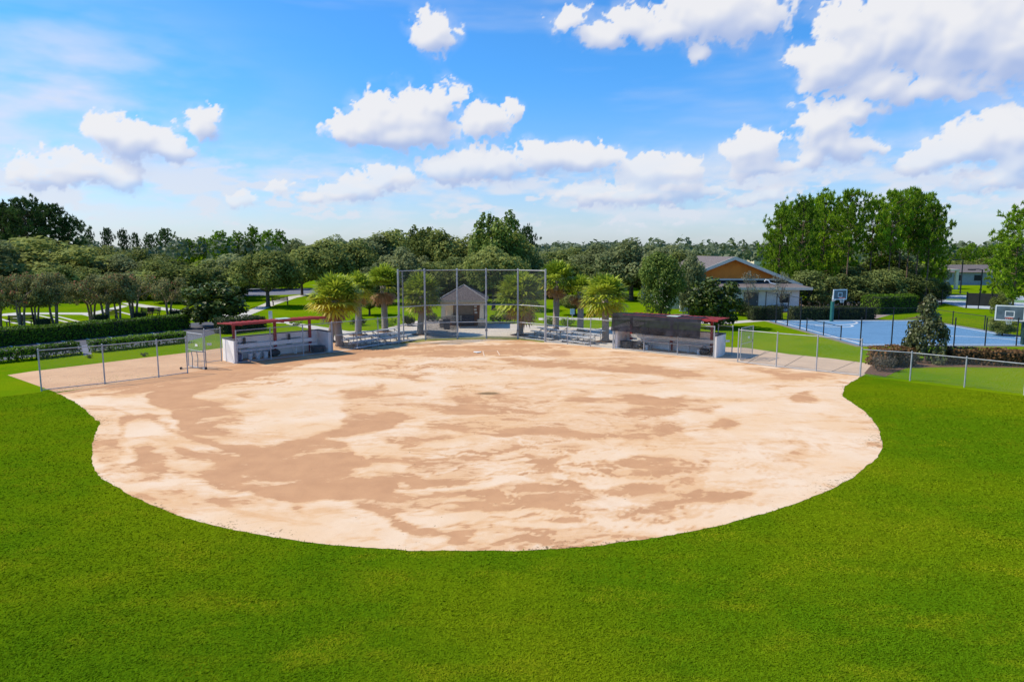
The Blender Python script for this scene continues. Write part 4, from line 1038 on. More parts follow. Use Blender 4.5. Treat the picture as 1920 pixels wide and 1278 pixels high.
# near lawn: real blades where single tufts can still be seen
def lawn_blades():
    n1, n2 = 1300000, 90000
    px = -900 + 3720*rng.random(n1); py = 735 + 1465*rng.random(n1)
    fd = np.clip(np.minimum(np.minimum(px+900, 2820-px)/780, (2200-py)/850), 0, 1); kp = rng.random(n1) < fd; px, py = px[kp], py[kp]; n1 = len(px)
    u = (px-960)/FPX; v = (639-py)/FPX; t_ = -CAMH/(-SP+v*CP)
    X = np.concatenate([u*t_, (rng.random(n2)-.5)*96]); Y = np.concatenate([(CP+v*SP)*t_, -6+40*rng.random(n2)**1.1])
    keep = ~in_poly(X, Y, [(x, y) for x, y in BND])
    fl, fr = G(78, 735), G(1612, 706); el_, er_ = G(-400, 790), G(2040, 757)
    lim = np.where(X < fl.x, np.interp(X, [el_.x, fl.x], [el_.y, fl.y]), np.where(X > fr.x, np.interp(X, [fr.x, er_.x], [fr.y, er_.y]), 60)) - .05
    keep &= Y < lim
    edge = np.minimum(np.minimum(48-np.abs(X), Y+6)/6, 1); keep &= rng.random(len(X)) < edge
    X, Y = X[keep], Y[keep]; n = len(X)
    a = rng.random(n)*6.283; h = 0.010+0.014*rng.random(n)+0.012*(fbm(X*1.3, Y*1.3, 44, 3)-.5); h = np.maximum(h, .006); wd = 0.007+0.00060*np.maximum(Y, 8); lean = (1.2+1.4*rng.random(n))*np.maximum(h, .012)*1.5; la = rng.random(n)*6.283
    sx, sy = np.cos(a)*wd, np.sin(a)*wd
    A = np.stack([X-sx, Y-sy, np.zeros(n)], 1); B = np.stack([X+sx, Y+sy, np.zeros(n)], 1); Cc = np.stack([X+np.cos(la)*lean, Y+np.sin(la)*lean, h], 1)
    V = np.stack([A, B, Cc], 1).reshape(-1, 3)
    o = np_mesh('grass', V, np.arange(3*n).reshape(-1, 3), mat_blade(), None, None, {'tone': rng.random(n)**1.6})
    tag(o, 'mown outfield grass blades round the sandy infield', 'grass', kind='stuff')
lawn_blades()

# ================================================================== built things
def mat_mesh(name, wire, colr, pitch=0.06, metal=0.3):
    """chain link: two sets of diagonal wires, open in between"""
    m, t, p = new_mat(name)
    uv = t.new('ShaderNodeUVMap'); s = t.new('ShaderNodeSeparateXYZ'); t.link(uv.outputs[0], s.inputs[0])
    a = t.math('FRACT', t.math('DIVIDE', t.math('ADD', s.outputs[0], s.outputs[1]), pitch)); c = t.math('FRACT', t.math('DIVIDE', t.math('SUBTRACT', s.outputs[0], s.outputs[1]), pitch))
    al = t.math('MAXIMUM', t.math('LESS_THAN', a, wire), t.math('LESS_THAN', c, wire))
    t.link(al, p.inputs['Alpha']); p.inputs['Base Color'].default_value = (*colr, 1); p.inputs['Roughness'].default_value = 0.6; p.inputs['Metallic'].default_value = metal
    return m
M_LINK = mat_mesh('chain_link', 0.042, (0.27, 0.28, 0.28))
M_LINK_D = mat_mesh('dark_backstop_mesh', 0.23, (0.034, 0.037, 0.043))
M_LINK_K = mat_mesh('black_chain_link', 0.05, (0.02, 0.022, 0.025))
M_LINK_G = mat_mesh('gate_mesh', 0.14, (0.33, 0.37, 0.39))
M_GALV = simple('galvanised_steel', (0.40, 0.41, 0.42), (0.32, 0.33, 0.34), 0.55, 0.15, scale=5)
M_GALV_D = simple('weathered_steel', (0.30, 0.29, 0.27), (0.20, 0.19, 0.18), 0.6, 0.3, scale=5)
M_BLACK = simple('black_steel', (0.014, 0.015, 0.018), (0.010, 0.011, 0.013), 0.5, scale=5)
M_ALU = simple('aluminium', (0.62, 0.62, 0.62), (0.52, 0.52, 0.52), 0.45, 0.25, scale=4)
M_WHITE = simple('white_block_paint', (0.84, 0.82, 0.79), (0.76, 0.73, 0.69), 0.85, scale=2.2, bump=0.15)
M_CAP = simple('dark_wall_cap', (0.07, 0.075, 0.08), (0.05, 0.052, 0.056), 0.7)
M_RED = simple('red_paint', (0.34, 0.022, 0.024), (0.25, 0.016, 0.018), 0.45, scale=3)
M_REDROOF = simple('red_metal_roof', (0.31, 0.022, 0.017), (0.24, 0.018, 0.014), 0.75, scale=2)
M_TARP = simple('dark_tarp', (0.026, 0.027, 0.038), (0.010, 0.010, 0.013), 0.75, scale=1.3, bump=0.4)
def tarp_cloth(m):
    t = NT(m.node_tree); p_ = t.n['Principled BSDF']; tr = t.new('ShaderNodeBsdfTransparent'); mx = t.new('ShaderNodeMixShader'); mx.inputs[0].default_value = 0.94
    t.link(tr.outputs[0], mx.inputs[1]); t.link(p_.outputs[0], mx.inputs[2]); t.link(mx.outputs[0], t.n['Material Output'].inputs['Surface'])
tarp_cloth(M_TARP); M_TARP.node_tree.nodes['Principled BSDF'].inputs['Specular IOR Level'].default_value = 0.15
M_TUB = simple('dark_plastic', (0.055, 0.062, 0.068), (0.04, 0.045, 0.05), 0.5)
M_BLUE = simple('blue_plastic', (0.05, 0.075, 0.17), (0.04, 0.055, 0.12), 0.5)
M_PAIL = simple('white_plastic', (0.62, 0.62, 0.62), (0.5, 0.5, 0.5), 0.5)
M_ORANGE = simple('orange_canvas', (0.30, 0.10, 0.045), (0.22, 0.075, 0.035), 0.7)
M_SIGN = simple('white_sign', (0.75, 0.76, 0.74), (0.66, 0.67, 0.65), 0.5)
M_PALEG = simple('pale_green_metal', (0.50, 0.58, 0.52), (0.42, 0.50, 0.45), 0.5)
M_BENCH = simple('brown_bench_wood', (0.20, 0.085, 0.045), (0.13, 0.055, 0.03), 0.7, scale=8)
M_YELLOW = simple('yellow_plastic', (0.65, 0.50, 0.03), (0.5, 0.4, 0.03), 0.5)
Zv = Vector((0, 0, 1))

def panel(b, p0, p1, z0, z1):
    """mesh panel; p1 may carry another top height"""
    z0a, z0b = z0 if hasattr(z0, '__len__') else (z0, z0); z1a, z1b = z1 if hasattr(z1, '__len__') else (z1, z1)
    L = (p1-p0).length
    b.quad(p0+Zv*z0a, p1+Zv*z0b, p1+Zv*z1b, p0+Zv*z1a, uv=[(0, z0a), (L, z0b), (L, z1b), (0, z1a)])
def fence(posts, heights, label, name='chain_link_fence', mat=None, mesh=None, rails=('top',), pr=0.032, rr=0.022, bottom=0.04, group=None, offset=0.0, post_cap=True):
    mat = mat or M_GALV; mesh = mesh or M_LINK
    P = [Vector(p) for p in posts]
    hs = heights if hasattr(heights, '__len__') else [heights]*len(P)
    r = thing(name, label, 'fence', P[0], group)
    for p, h in zip(P, hs):
        b = MB(); b.tube([p - Zv*.05, p + Zv*(h+.03)], pr, 10)
        if post_cap: b.tube([p + Zv*(h+.03), p + Zv*(h+.065), p + Zv*(h+.085)], [pr*1.25, pr*1.1, pr*.3], 10)
        b.build('post', mat, r)
    for k in range(len(P)-1):
        h0, h1 = min(hs[k], hs[k+1]), min(hs[k], hs[k+1])
        b = MB(); panel(b, P[k], P[k+1], bottom, (h0, h1)); b.build('mesh_panel', mesh, r)
        for q in rails:
            f = {'top': 1.0, 'mid': 0.5, 'bottom': 0.04}.get(q, q)
            bb = MB(); bb.tube([P[k]+Zv*h0*f, P[k+1]+Zv*h1*f], rr, 8); bb.build('rail', mat, r)
    return r
def hpx(x, ybase, ytop):
    Y = G(x, ybase).y; return Zat(ytop, Y)

# --- backstop
bp = [(749,643.5,506),(798,637.5,506),(858,635.5,505),(912,634.8,505),(971,635.5,505),(1022,641,506)]
r = thing('backstop', 'tall grey backstop of six steel posts with dark netting behind home plate', 'backstop', G(*bp[0][:2]))
BP = [G(x, y) for x, y, _ in bp]; BH = 4.86
for p in BP:
    b = MB(); b.tube([p - Zv*.05, p + Zv*(BH+.04)], 0.062, 12); b.tube([p+Zv*(BH+.04), p+Zv*(BH+.09), p+Zv*(BH+.12)], [.07, .065, .01], 12); b.build('post', M_GALV, r)
for k in range(5):
    for z in (BH, 2.43, 1.20, 0.10):
        b = MB(); b.tube([BP[k]+Zv*z, BP[k+1]+Zv*z], 0.03, 8); b.build('rail', M_GALV, r)
    d = (BP[k+1]-BP[k]).normalized(); nb = Vector((-d.y, d.x, 0))*0.07
    b = MB(); panel(b, BP[k]+nb, BP[k+1]+nb, 2.45, BH); b.build('upper_netting', M_LINK_D, r)
    b = MB(); panel(b, BP[k]+nb, BP[k+1]+nb, 0.06, 2.43); b.build('lower_netting', M_LINK, r)
d = (BP[2]-BP[1]).normalized(); nb = Vector((-d.y, d.x, 0))*0.10
M_SCREEN = mat_mesh('windscreen_cloth', 0.34, (0.05, 0.055, 0.062), pitch=0.02, metal=0)
b = MB(); panel(b, BP[1]+nb, BP[2]+nb, 0.10, 1.62); b.build('windscreen', M_SCREEN, r)
# side posts doubling the left post
b = MB(); q = BP[0]+Vector((.22, .5, 0)); b.tube([q-Zv*.05, q+Zv*4.8], 0.045, 10); b.build('brace_post', M_GALV, r)
for k in (1, 3, 4):
    b = MB(); b.box(-.09, .09, -.03, .03, -.06, .06, lambda x, y, z, p=BP[k]: p + Vector((x, y-.09, z+.62))); b.build('clamp', M_GALV_D, r)

# --- chain link runs
fence([G(624,660), G(670,654.5), G(709.5,649.3), G(747,644.6)], 1.83, 'short steel fence between the red roofed dugout and the backstop', group='galvanised fences round the infield')
fence([G(1024,641.7), G(1064,645.5), G(1107,649.5), G(1149,653.5)], 1.78, 'short steel fence between the backstop and the tarp covered dugout', group='galvanised fences round the infield')
fence([G(78,733), G(197,720), G(298,707.5), G(352,700)], 1.83, 'long steel fence along the left sandy apron ending at the open gate', group='galvanised fences round the infield', rails=('top', 0.03))
fence([G(1383,679), G(1455,688), G(1530,696), G(1612,705)], 1.83, 'steel fence along the right concrete apron', group='galvanised fences round the infield', rails=('top', 0.03))
fence([G(1612.8,705.4), G(1706,713.5), G(1808,726), G(1920,740.5), G(2040,757)], [1.36]*5, 'low steel fence along the right outfield lawn', group='galvanised fences round the infield', rails=('top',))
fence([G(78,733.5), G(-20,741), G(-140,752)], [1.36]*3, 'low steel fence running off at the left edge of the photo', group='galvanised fences round the infield') if False else None
fence([G(386,681), G(416,677)], 1.86, 'narrow steel fence panel between the left gate and the dugout wall', group='galvanised fences round the infield', rails=('top', 0.03), mesh=M_LINK_G)
fence([G(1345,663.5), G(1372,667)], 1.75, 'narrow steel fence panel right of the tarp covered dugout', group='galvanised fences round the infield', rails=('top', 0.03))
# boards on panels
def plate(px, py, Y, w_, h_, label, mat=M_SIGN, name='sign'):
    x = Xat(px, py, Y); z = Zat(py, Y); b = MB(); b.box(x-w_/2, x+w_/2, Y-.02, Y-.005, z-h_/2, z+h_/2)
    return tag(b.build(name, mat, bevel=0.006), label, 'sign')
plate(392.5, 645, G(400,679).y-.10, .26, .13, 'small white plate on the narrow panel left of the red roofed dugout')
plate(1364.5, 639, G(1364,666).y-.10, .24, .13, 'small white plate on the narrow panel beside the right gate')

def gate(h0, h1, label, z0=0.05, H=1.83):
    """swinging leaf from hinge h0 to latch h1"""
    h0, h1 = Vector(h0), Vector(h1); r = thing('gate', label, 'gate', h0)
    b = MB(); b.tube([h0+Zv*z0, h0+Zv*H], .026, 8); b.tube([h1+Zv*z0, h1+Zv*H], .026, 8)
    b.tube([h0+Zv*H, h1+Zv*H], .024, 8); b.tube([h0+Zv*z0, h1+Zv*z0], .024, 8); b.tube([h0+Zv*.95, h1+Zv*.95], .018, 8)
    b.build('frame', M_GALV, r)
    b = MB(); panel(b, h0, h1, z0, H); b.build('mesh_panel', M_LINK_G, r)
    b = MB(); m = h1 + (h0-h1).normalized()*.05
    b.box(-.03, .03, -.03, .03, -.07, .07, lambda x, y, z: m + Vector((x, y, z+1.0))); b.build('latch', M_GALV_D, r)
    d = (h1-h0).normalized(); n = Vector((d.y, -d.x, 0)); c = h0.lerp(h1, .6)+Zv*1.25+n*.03
    b = MB(); b.box(-.12, .12, -.006, .006, -.06, .06, lambda x, y, z: c + d*x + n*y + Zv*z); b.build('plate', M_SIGN, r)
    return r
gate(G(354,687), G(384,693), 'open gate leaf swung into the infield beside the left apron', H=1.86)
gate(G(1388,676), G(1410,669.5), 'open gate leaf swung back at the right concrete apron', H=1.86)

# --- tubular field cart by the left gate
c0 = G(372, 692); r = thing('field_cart', 'dark tube framed cart on small wheels leaning in the left gateway', 'cart', c0)
b = MB()
for dx in (-.28, .28):
    b.tube([c0+Vector((dx*.5-.15, -.05, .06)), c0+Vector((dx*.5-.18, .1, .55)), c0+Vector((dx*.5-.3, .25, .92))], .022, 8)
b.tube([c0+Vector((-.45, .25, .92)), c0+Vector((-.15, .25, .90)), c0+Vector((.35, .2, .88))], .022, 8)
b.tube([c0+Vector((-.4, -.05, .08)), c0+Vector((.45, -.02, .08))], .025, 8); b.tube([c0+Vector((-.2, 0, .42)), c0+Vector((.45, .02, .42))], .018, 8)
b.tube([c0+Vector((.42, 0, .08)), c0+Vector((.42, .02, .88))], .02, 8)
b.tube([c0+Vector((-.85, -.12, .05)), c0+Vector((-.4, -.05, .08))], .02, 8)
b.build('frame', M_GALV_D, r)
for x in (-.86, .44):
    b = MB(); q = c0+Vector((x, -.1, .07)); b.tube([q-Vector((0, .025, 0)), q+Vector((0, .025, 0))], .07, 14); b.build('wheel', M_BLACK, r)

# --- dugouts
def dugout(FL, FR, depth, label, roof_u, tarp, Hw=1.28, roofz=2.02):
    O = G(*FL); E = G(*FR); U = E-O; L = U.length; U.normalize(); V = Vector((-U.y, U.x, 0))
    if V.y < 0: V = -V
    F = lambda u, v, z: O + U*u + V*v + Zv*z
    r = thing('dugout', label, 'dugout', O)
    tw = 0.20
    w_ = MB(); w_.box(0.0, L, depth-tw, depth, -.03, Hw, F); w_.build('back_wall', M_WHITE, r)
    for a in (0, L-tw):
        b = MB(); b.box(a, a+tw, 0, depth-tw-.002, -.03, Hw-.003, F); s = b.build('side_wall', M_WHITE, r)
        b = MB(); b.box(a-.02, a+tw+.02, -.02, depth-tw-.004, Hw-.001, Hw+.045, F); b.build('wall_cap', M_CAP, s)
    b = MB(); b.box(-.02, L+.02, depth-tw-.002, depth+.02, Hw+.001, Hw+.046, F); b.build('wall_cap', M_CAP, r)
    b = MB(); b.box(tw+.01, L-tw-.01, .05, depth-tw-.01, -.03, .030, F); b.build('floor_slab', M_CONC_L if not tarp else M_CONC, r)
    for u in (0.55, L/2, L-.75):
        b = MB(); b.box(u-.07, u+.07, depth-tw-.16, depth-tw-.02, 0, roofz+.04, F); b.build('roof_post', M_RED, r)
        b = MB(); b.hexa([F(u-.05, .10, roofz+.03), F(u+.05, .10, roofz+.03), F(u+.05, depth+.1, roofz+.01), F(u-.05, depth+.1, roofz+.01),
                          F(u-.05, .10, roofz+.15), F(u+.05, .10, roofz+.15), F(u+.05, depth+.1, roofz+.13), F(u-.05, depth+.1, roofz+.13)]); b.build('roof_beam', M_RED, r)
    u0, u1 = roof_u[0], L+roof_u[1]
    b = MB(); f0, f1 = -.12, depth+.35
    zt = lambda v: roofz + .165 - (v-f0)*(.012 if tarp else .055)
    b.hexa([F(u0, f0, zt(f0)), F(u1, f0, zt(f0)), F(u1, f1, zt(f1)), F(u0, f1, zt(f1)), F(u0, f0, zt(f0)+.05), F(u1, f0, zt(f0)+.05), F(u1, f1, zt(f1)+.05), F(u0, f1, zt(f1)+.05)])
    n = int((u1-u0)/.35)
    for k in range(n+1):
        u = u0 + (u1-u0-.04)*k/n
        b.hexa([F(u, f0, zt(f0)+.05), F(u+.04, f0, zt(f0)+.05), F(u+.04, f1, zt(f1)+.05), F(u, f1, zt(f1)+.05), F(u, f0, zt(f0)+.075), F(u+.04, f0, zt(f0)+.075), F(u+.04, f1, zt(f1)+.075), F(u, f1, zt(f1)+.075)])
    rf = b.build('roof', M_REDROOF, r)
    b = MB(); b.box(u0-.01, u1+.01, f0-.035, f0-.005, zt(f0)-.06, zt(f0)+.07, F); b.build('fascia', M_RED, rf)
    um = u0 + (u1-u0)*.54
    b = MB(); b.box(um-.35, um+.35, f0-.05, f0+.5, zt(f0)+.095, zt(f0)+.13, F); b.build('repair_patch', M_PALEG, rf)
    # bench with two planks
    bench = MB()
    for (v, z, dv) in ((depth-.80, .50, .30), (depth-.42, .66, .05)):
        bench.box(tw+.35, L-tw-.35, v, v+dv, z, z+.045 if dv > .1 else z+.22, F)
    for u in np.linspace(tw+.6, L-tw-.6, 5):
        bench.box(u-.03, u+.03, depth-.70, depth-.62, .03, .455, F); bench.box(u-.03, u+.03, depth-.50, depth-.44, .03, .455, F)
    bench.build('bench', M_ALU if tarp else M_WHITE, r)
    # railing fence in front
    ps = ([0.10, L*.345, L*.68, L-.02] if not tarp else [-.02, L*.315, L*.645, L-.13])
    rail = MB(); 
    for k, u in enumerate(ps):
        b = MB(); b.tube([F(u, -.10, -.05), F(u, -.10, 1.88)], .034, 10); b.build('fence_post', M_GALV, r)
    for z in (1.84, .06):
        b = MB(); b.tube([F(ps[0], -.10, z), F(ps[-1], -.10, z)], .022, 8); b.build('fence_rail', M_GALV, r)
    b = MB(); panel(b, F(ps[0], -.10, 0), F(ps[-1], -.10, 0), .06, 1.84); b.build('fence_mesh', M_LINK, r)
    if tarp:
        tb = MB(); nu, nv = 46, 10; ua, ub = -.08, L*.865
        prof = [(f0+1.15, zt(f0+1.15)+.085), (f0+.1, zt(f0)+.088), (f0-.10, zt(f0)+.03), (f0-.12, zt(f0)-.10)]
        zb = 1.18
        prof += [(f0-.12-.015*j, zt(f0)-.10-(zt(f0)-.10-zb)*j/7) for j in range(1, 8)]
        rows = []
        for i in range(nu+1):
            u = ua+(ub-ua)*i/nu; row = []
            for j, (v, z) in enumerate(prof):
                k = max(0, j-3)/7
                w2 = .09*math.sin(u*2.3+j*.5+1.3*math.sin(u*.9))*k + .05*math.sin(u*6.1-j*.3)*k + .012*math.sin(u*19+j)
                row.append(F(u, v-abs(w2)*.7, z + .03*math.sin(u*1.7)*k - (.10*k*(u-ua)/(ub-ua)) + (.012*math.sin(u*5+j) *.4 if j < 3 else 0)))
            rows.append(row)
        nr = len(prof); idx = np.arange((nu+1)*nr).reshape(nu+1, nr)
        FF = np.stack([idx[:-1, :-1], idx[1:, :-1], idx[1:, 1:], idx[:-1, 1:]], -1).reshape(-1, 4)
        o = np_mesh('tarp', [tuple(q) for row in rows for q in row], FF, M_TARP, smooth=True); 
        tag(o, 'dark tarp tied over the front of the right dugout roof', 'tarp')
    return r, F, L
dl, FLf, LL = dugout((440,681.5), (622,660.5), 1.55, 'left dugout with white block walls and a bare red roof', (-.10, -.42), False)
dr, FRf, LR = dugout((1152,653.5), (1343,671.0), 1.55, 'right dugout with white block walls and red roof half under a dark tarp', (.62, .06), True)

def tub(c, label, w_=.36, h_=.42):
    r = thing('tub', label, 'tub', c); b = MB(); n = 20
    prof = [(w_*.86, 0), (w_, h_*.9), (w_*1.06, h_*.9), (w_*1.06, h_), (w_*.94, h_), (w_*.80, .05)]
    for k in range(len(prof)-1):
        (r0, z0), (r1, z1) = prof[k], prof[k+1]
        for j in range(n):
            a0, a1 = 6.2832*j/n, 6.2832*(j+1)/n
            b.quad(c+Vector((r0*math.cos(a0), r0*math.sin(a0)*.8, z0)), c+Vector((r0*math.cos(a1), r0*math.sin(a1)*.8, z0)), c+Vector((r1*math.cos(a1), r1*math.sin(a1)*.8, z1)), c+Vector((r1*math.cos(a0), r1*math.sin(a0)*.8, z1)))
    b.poly([c+Vector((w_*.8*math.cos(6.2832*j/n), w_*.64*math.sin(6.2832*j/n), .05)) for j in range(n)])
    b.build('body', M_TUB, r)
    b = MB(); b.tube([c+Vector((w_*1.05, 0, h_*.7)), c+Vector((w_*1.2, 0, h_*.75)), c+Vector((w_*1.2, .0, h_*.85)), c+Vector((w_*1.05, 0, h_*.9))], .015, 6); b.build('handle', M_TUB, r)
    return r
tub(FLf(LL-.72, .42, .03), 'dark grey tub on the dirt by the right wall of the left dugout', .42, .40)
tub(FRf(.62, .55, .03), 'dark grey tub against the left wall of the right dugout', .42, .46)
def pail(c, label, mat, group=None, s=1.0):
    r = thing('bucket', label, 'bucket', c, group); b = MB(); n = 16
    for (r0, z0, r1, z1) in ((.12, 0, .145, .34), (.145, .34, .155, .34), (.155, .34, .155, .37), (.155, .37, .135, .37), (.135, .37, .11, .04)):
        for j in range(n):
            a0, a1 = 6.2832*j/n, 6.2832*(j+1)/n
            P = lambda rr, a, z: c+Vector((rr*s*math.cos(a), rr*s*math.sin(a), z*s))
            b.quad(P(r0, a0, z0), P(r0, a1, z0), P(r1, a1, z1), P(r1, a0, z1))
    b.poly([c+Vector((.11*s*math.cos(6.2832*j/n), .11*s*math.sin(6.2832*j/n), .04)) for j in range(n)])
    b.build('body', mat, r)
    b = MB(); b.tube([c+Vector((.15*s*math.cos(a), -.02, .36*s+.13*s*math.sin(a))) for a in np.linspace(0, math.pi, 9)], .006, 5); b.build('handle', M_GALV_D, r); return r
pail(FLf(1.15, .62, .03), 'white bucket under the left dugout bench, nearest the left wall', M_PAIL, 'white buckets under the left dugout bench')
pail(FLf(1.60, .60, .03), 'white bucket under the left dugout bench, middle of the three', M_PAIL, 'white buckets under the left dugout bench')
pail(FLf(2.08, .62, .03), 'white bucket under the left dugout bench, farthest from the left wall', M_PAIL, 'white buckets under the left dugout bench')
pail(FRf(1.95, .62, .03), 'pale bucket under the left end of the right dugout bench', M_PAIL, s=.8)
pail(FRf(5.3, .62, .03), 'pale bucket under the right end of the right dugout bench', M_PAIL, s=.8)
pail(FLf(.40, .35, .03), 'blue bucket inside the left wall of the left dugout', M_BLUE, s=1.15)
def bag(c, label, mat, L_=.7, rr=.17, ang=0, name='equipment_bag'):
    r = thing(name, label, 'bag', c); d = Vector((math.cos(ang), math.sin(ang), 0))
    b = MB(); pts = [c+d*(L_*(k-.5))+Zv*rr for k in np.linspace(0, 1, 9)]
    b.tube(pts, [rr*f for f in (.45, .82, .98, 1.02, .95, 1.02, .98, .84, .5)], 12); b.build('body', mat, r, smooth=True)
    b = MB(); b.tube([c+d*(-L_*.22)+Zv*rr*1.9, c+d*(-L_*.12)+Zv*(rr*2.6), c+d*(L_*.12)+Zv*(rr*2.6), c+d*(L_*.22)+Zv*rr*1.9], .014, 6); b.build('strap', M_BLACK, r); return r
UA = math.atan2((FLf(1, 0, 0)-FLf(0, 0, 0)).y, (FLf(1, 0, 0)-FLf(0, 0, 0)).x); UB = math.atan2((FRf(1, 0, 0)-FRf(0, 0, 0)).y, (FRf(1, 0, 0)-FRf(0, 0, 0)).x)
bag(FLf(LL*.45, .85, .03), 'black equipment bag on the floor in the middle of the left dugout', M_BLACK, .7, .2, UA)
bag(FRf(1.6, .9, .03), 'black equipment bag under the left end of the right dugout bench', M_BLACK, .8, .16, UB)
bag(FRf(LR-1.0, .7, .03), 'black equipment bag at the right end of the right dugout', M_BLACK, .7, .19, UB)
bag(FLf(.45, .78, .03), 'orange bag standing inside the left wall of the left dugout', M_ORANGE, .5, .24, UA+1.2)
# gear lying on the left bench and wall
def bat(a, c_, label):
    b = MB(); a, c_ = Vector(a), Vector(c_); b.tube([a, a.lerp(c_, .04), a.lerp(c_, .06), a.lerp(c_, .5), a.lerp(c_, .75), a.lerp(c_, .97), c_], [.02, .02, .012, .014, .028, .03, .015], 8)
    return tag(b.build('rake', M_BLACK), label, 'tool')
def hang_rack(u, label):
    c = FLf(u, 1.27, .95); r = thing('gear_rack', label, 'rack', c); dU = FLf(1, 0, 0)-FLf(0, 0, 0)
    b = MB(); b.tube([c-dU*.5, c+dU*.75], .018, 8); b.build('bar', M_TUB, r)
    b = MB(); b.box(-.06, .06, -.05, .05, -.2, .28, lambda x, y, z: c + dU*x + Vector((0, y, z))); b.build('upright', M_BLACK, r)
    b = MB(); b.box(-.16, .16, -.10, .10, -.34, -.2, lambda x, y, z: c + dU*x + Vector((0, y, z))); b.build('box', M_BLACK, r)
    return r
hang_rack(1.15, 'black gear rack fixed to the left part of the left dugout wall')
hang_rack(3.9, 'black gear rack fixed to the middle of the left dugout wall')
p = FRf(LR-1.25, -.05, 1.75)
b = MB(); b.box(-.22, .22, -.05, .05, -.045, .045, lambda x, y, z: p + (FRf(1, 0, 0)-FRf(0, 0, 0))*x + Vector((0, y, z))); tag(b.build('ball_tray', M_YELLOW, bevel=.015), 'yellow plastic tray on the rail at the right end of the right dugout', 'tray')

# --- bleachers (built once, then copied)
def bleacher_proto(L, label):
    r = thing('bleachers', label, 'bleachers', (0, 0, 0), 'low aluminium bleachers beside the backstop')
    seats = ((0, .43), (.62, .62), (1.24, .80))
    for k, (v, z) in enumerate(seats):
        b = MB(); b.box(0, L, v, v+.26, z, z+.045); b.build('seat', M_ALU, r, bevel=.008)
        if k < 3:
            b = MB(); b.box(.1, L-.1, v-.34, v-.06, max(.10, z-.32), max(.10, z-.32)+.035); b.build('footboard', M_ALU, r, bevel=.006)
    for x in (.35, L*.5, L-.35):
        b = MB(); b.tube([(x, -.35, .03), (x, 1.55, .03)], .028, 6); b.tube([(x, -.3, .06), (x, 1.45, .78)], .024, 6)
        for v, z in seats: b.tube([(x, v+.13, .03), (x, v+.13, z)], .024, 6)
        b.build('frame', M_GALV_D, r)
    return r
def place(r, p, ang): r.location = p; r.rotation_euler.z = ang
pr = bleacher_proto(2.7, 'bleachers nearest the red roofed dugout, behind the left fence')
a, c = G(661,655.5), G(716,647.0); place(pr, a, math.atan2((c-a).y, (c-a).x))
q = copy_tree(pr); q['label'] = 'bleachers next to the left end of the backstop, behind the slim fence'
a, c = G(719,647.0), G(776,638.5); place(q, a, math.atan2((c-a).y, (c-a).x))
q = copy_tree(pr); q['label'] = 'bleachers next to the right end of the backstop'
a, c = G(994,631.5), G(1050,639.5); place(q, a, math.atan2((c-a).y, (c-a).x))
q = copy_tree(pr); q['label'] = 'bleachers nearest the tarp covered dugout, behind the right fence'
a, c = G(1052,639.5), G(1106,646); place(q, a, math.atan2((c-a).y, (c-a).x))

# --- kiosk
def shingle(name, a, b_):
    m, t, p = new_mat(name); P = t.pos()
    br = t.new('ShaderNodeTexBrick'); br.inputs['Scale'].default_value = 3.0; br.inputs['Mortar Size'].default_value = 0.03; t.link(t.mapping(P, (1, 1, 3)), br.inputs['Vector'])
    br.inputs['Color1'].default_value = (*a, 1); br.inputs['Color2'].default_value = (*b_, 1); br.inputs['Mortar'].default_value = (*[c*.55 for c in b_], 1)
    t.link(t.mix(t.math('MULTIPLY', t.noise(P, 7, 4, .7), .55), br.outputs[0], tuple(c*.6 for c in a)), p.inputs['Base Color']); p.inputs['Roughness'].default_value = .95
    return m
M_SHING = shingle('grey_shingles', (0.225, 0.185, 0.175), (0.150, 0.122, 0.115))
M_CREAM = simple('cream_stucco', (0.76, 0.66, 0.50), (0.68, 0.58, 0.43), 0.85, scale=2, bump=.1)
M_BRN = simple('brown_stucco', (0.27, 0.12, 0.055), (0.21, 0.09, 0.042), 0.85, scale=3)
M_SHUT = simple('tan_roller_shutter', (0.25, 0.21, 0.17), (0.19, 0.16, 0.13), 0.6, scale=3)
M_DARK = simple('dark_recess', (0.03, 0.027, 0.026), (0.02, 0.02, 0.02), 0.9)
M_STONE = simple('kiosk_base_stone', (0.33, 0.29, 0.24), (0.22, 0.19, 0.16), 0.9, scale=5)
KY = 55.0; kx = Xat(867, 600, KY); kw = 1.86
r = thing('kiosk', 'small cream kiosk with pyramid shingle roof behind the backstop', 'kiosk', (kx, KY, 0))
ze = Zat(563, KY); zp = Zat(534, KY+2)
B = lambda x, y, z: Vector((kx+x, KY+y, z))
b = MB(); e = .12; ap = B(0, 2.0, zp); cs = [B(-kw-e, -.15, ze+.02), B(kw+e, -.15, ze+.02), B(kw+e, 4.15, ze+.02), B(-kw-e, 4.15, ze+.02)]
for k in range(4): b.poly([cs[k], cs[(k+1) % 4], ap])
rf = b.build('roof', M_SHING, r)
b = MB()
for c in cs: b.tube([c+Zv*.015, ap+Zv*.02], .045, 6)
b.build('ridge_cap', simple('pale_ridge', (.36, .34, .33), (.28, .26, .26), .9), rf)
b = MB(); b.box(-kw-e, kw+e, -.16, 4.16, ze-.14, ze+.012, B); b.build('fascia', M_CREAM, r)
b = MB(); b.box(-kw+.08, kw-.08, .08, 3.9, ze-.36, ze-.142, B); b.build('header_beam', M_CREAM, r)
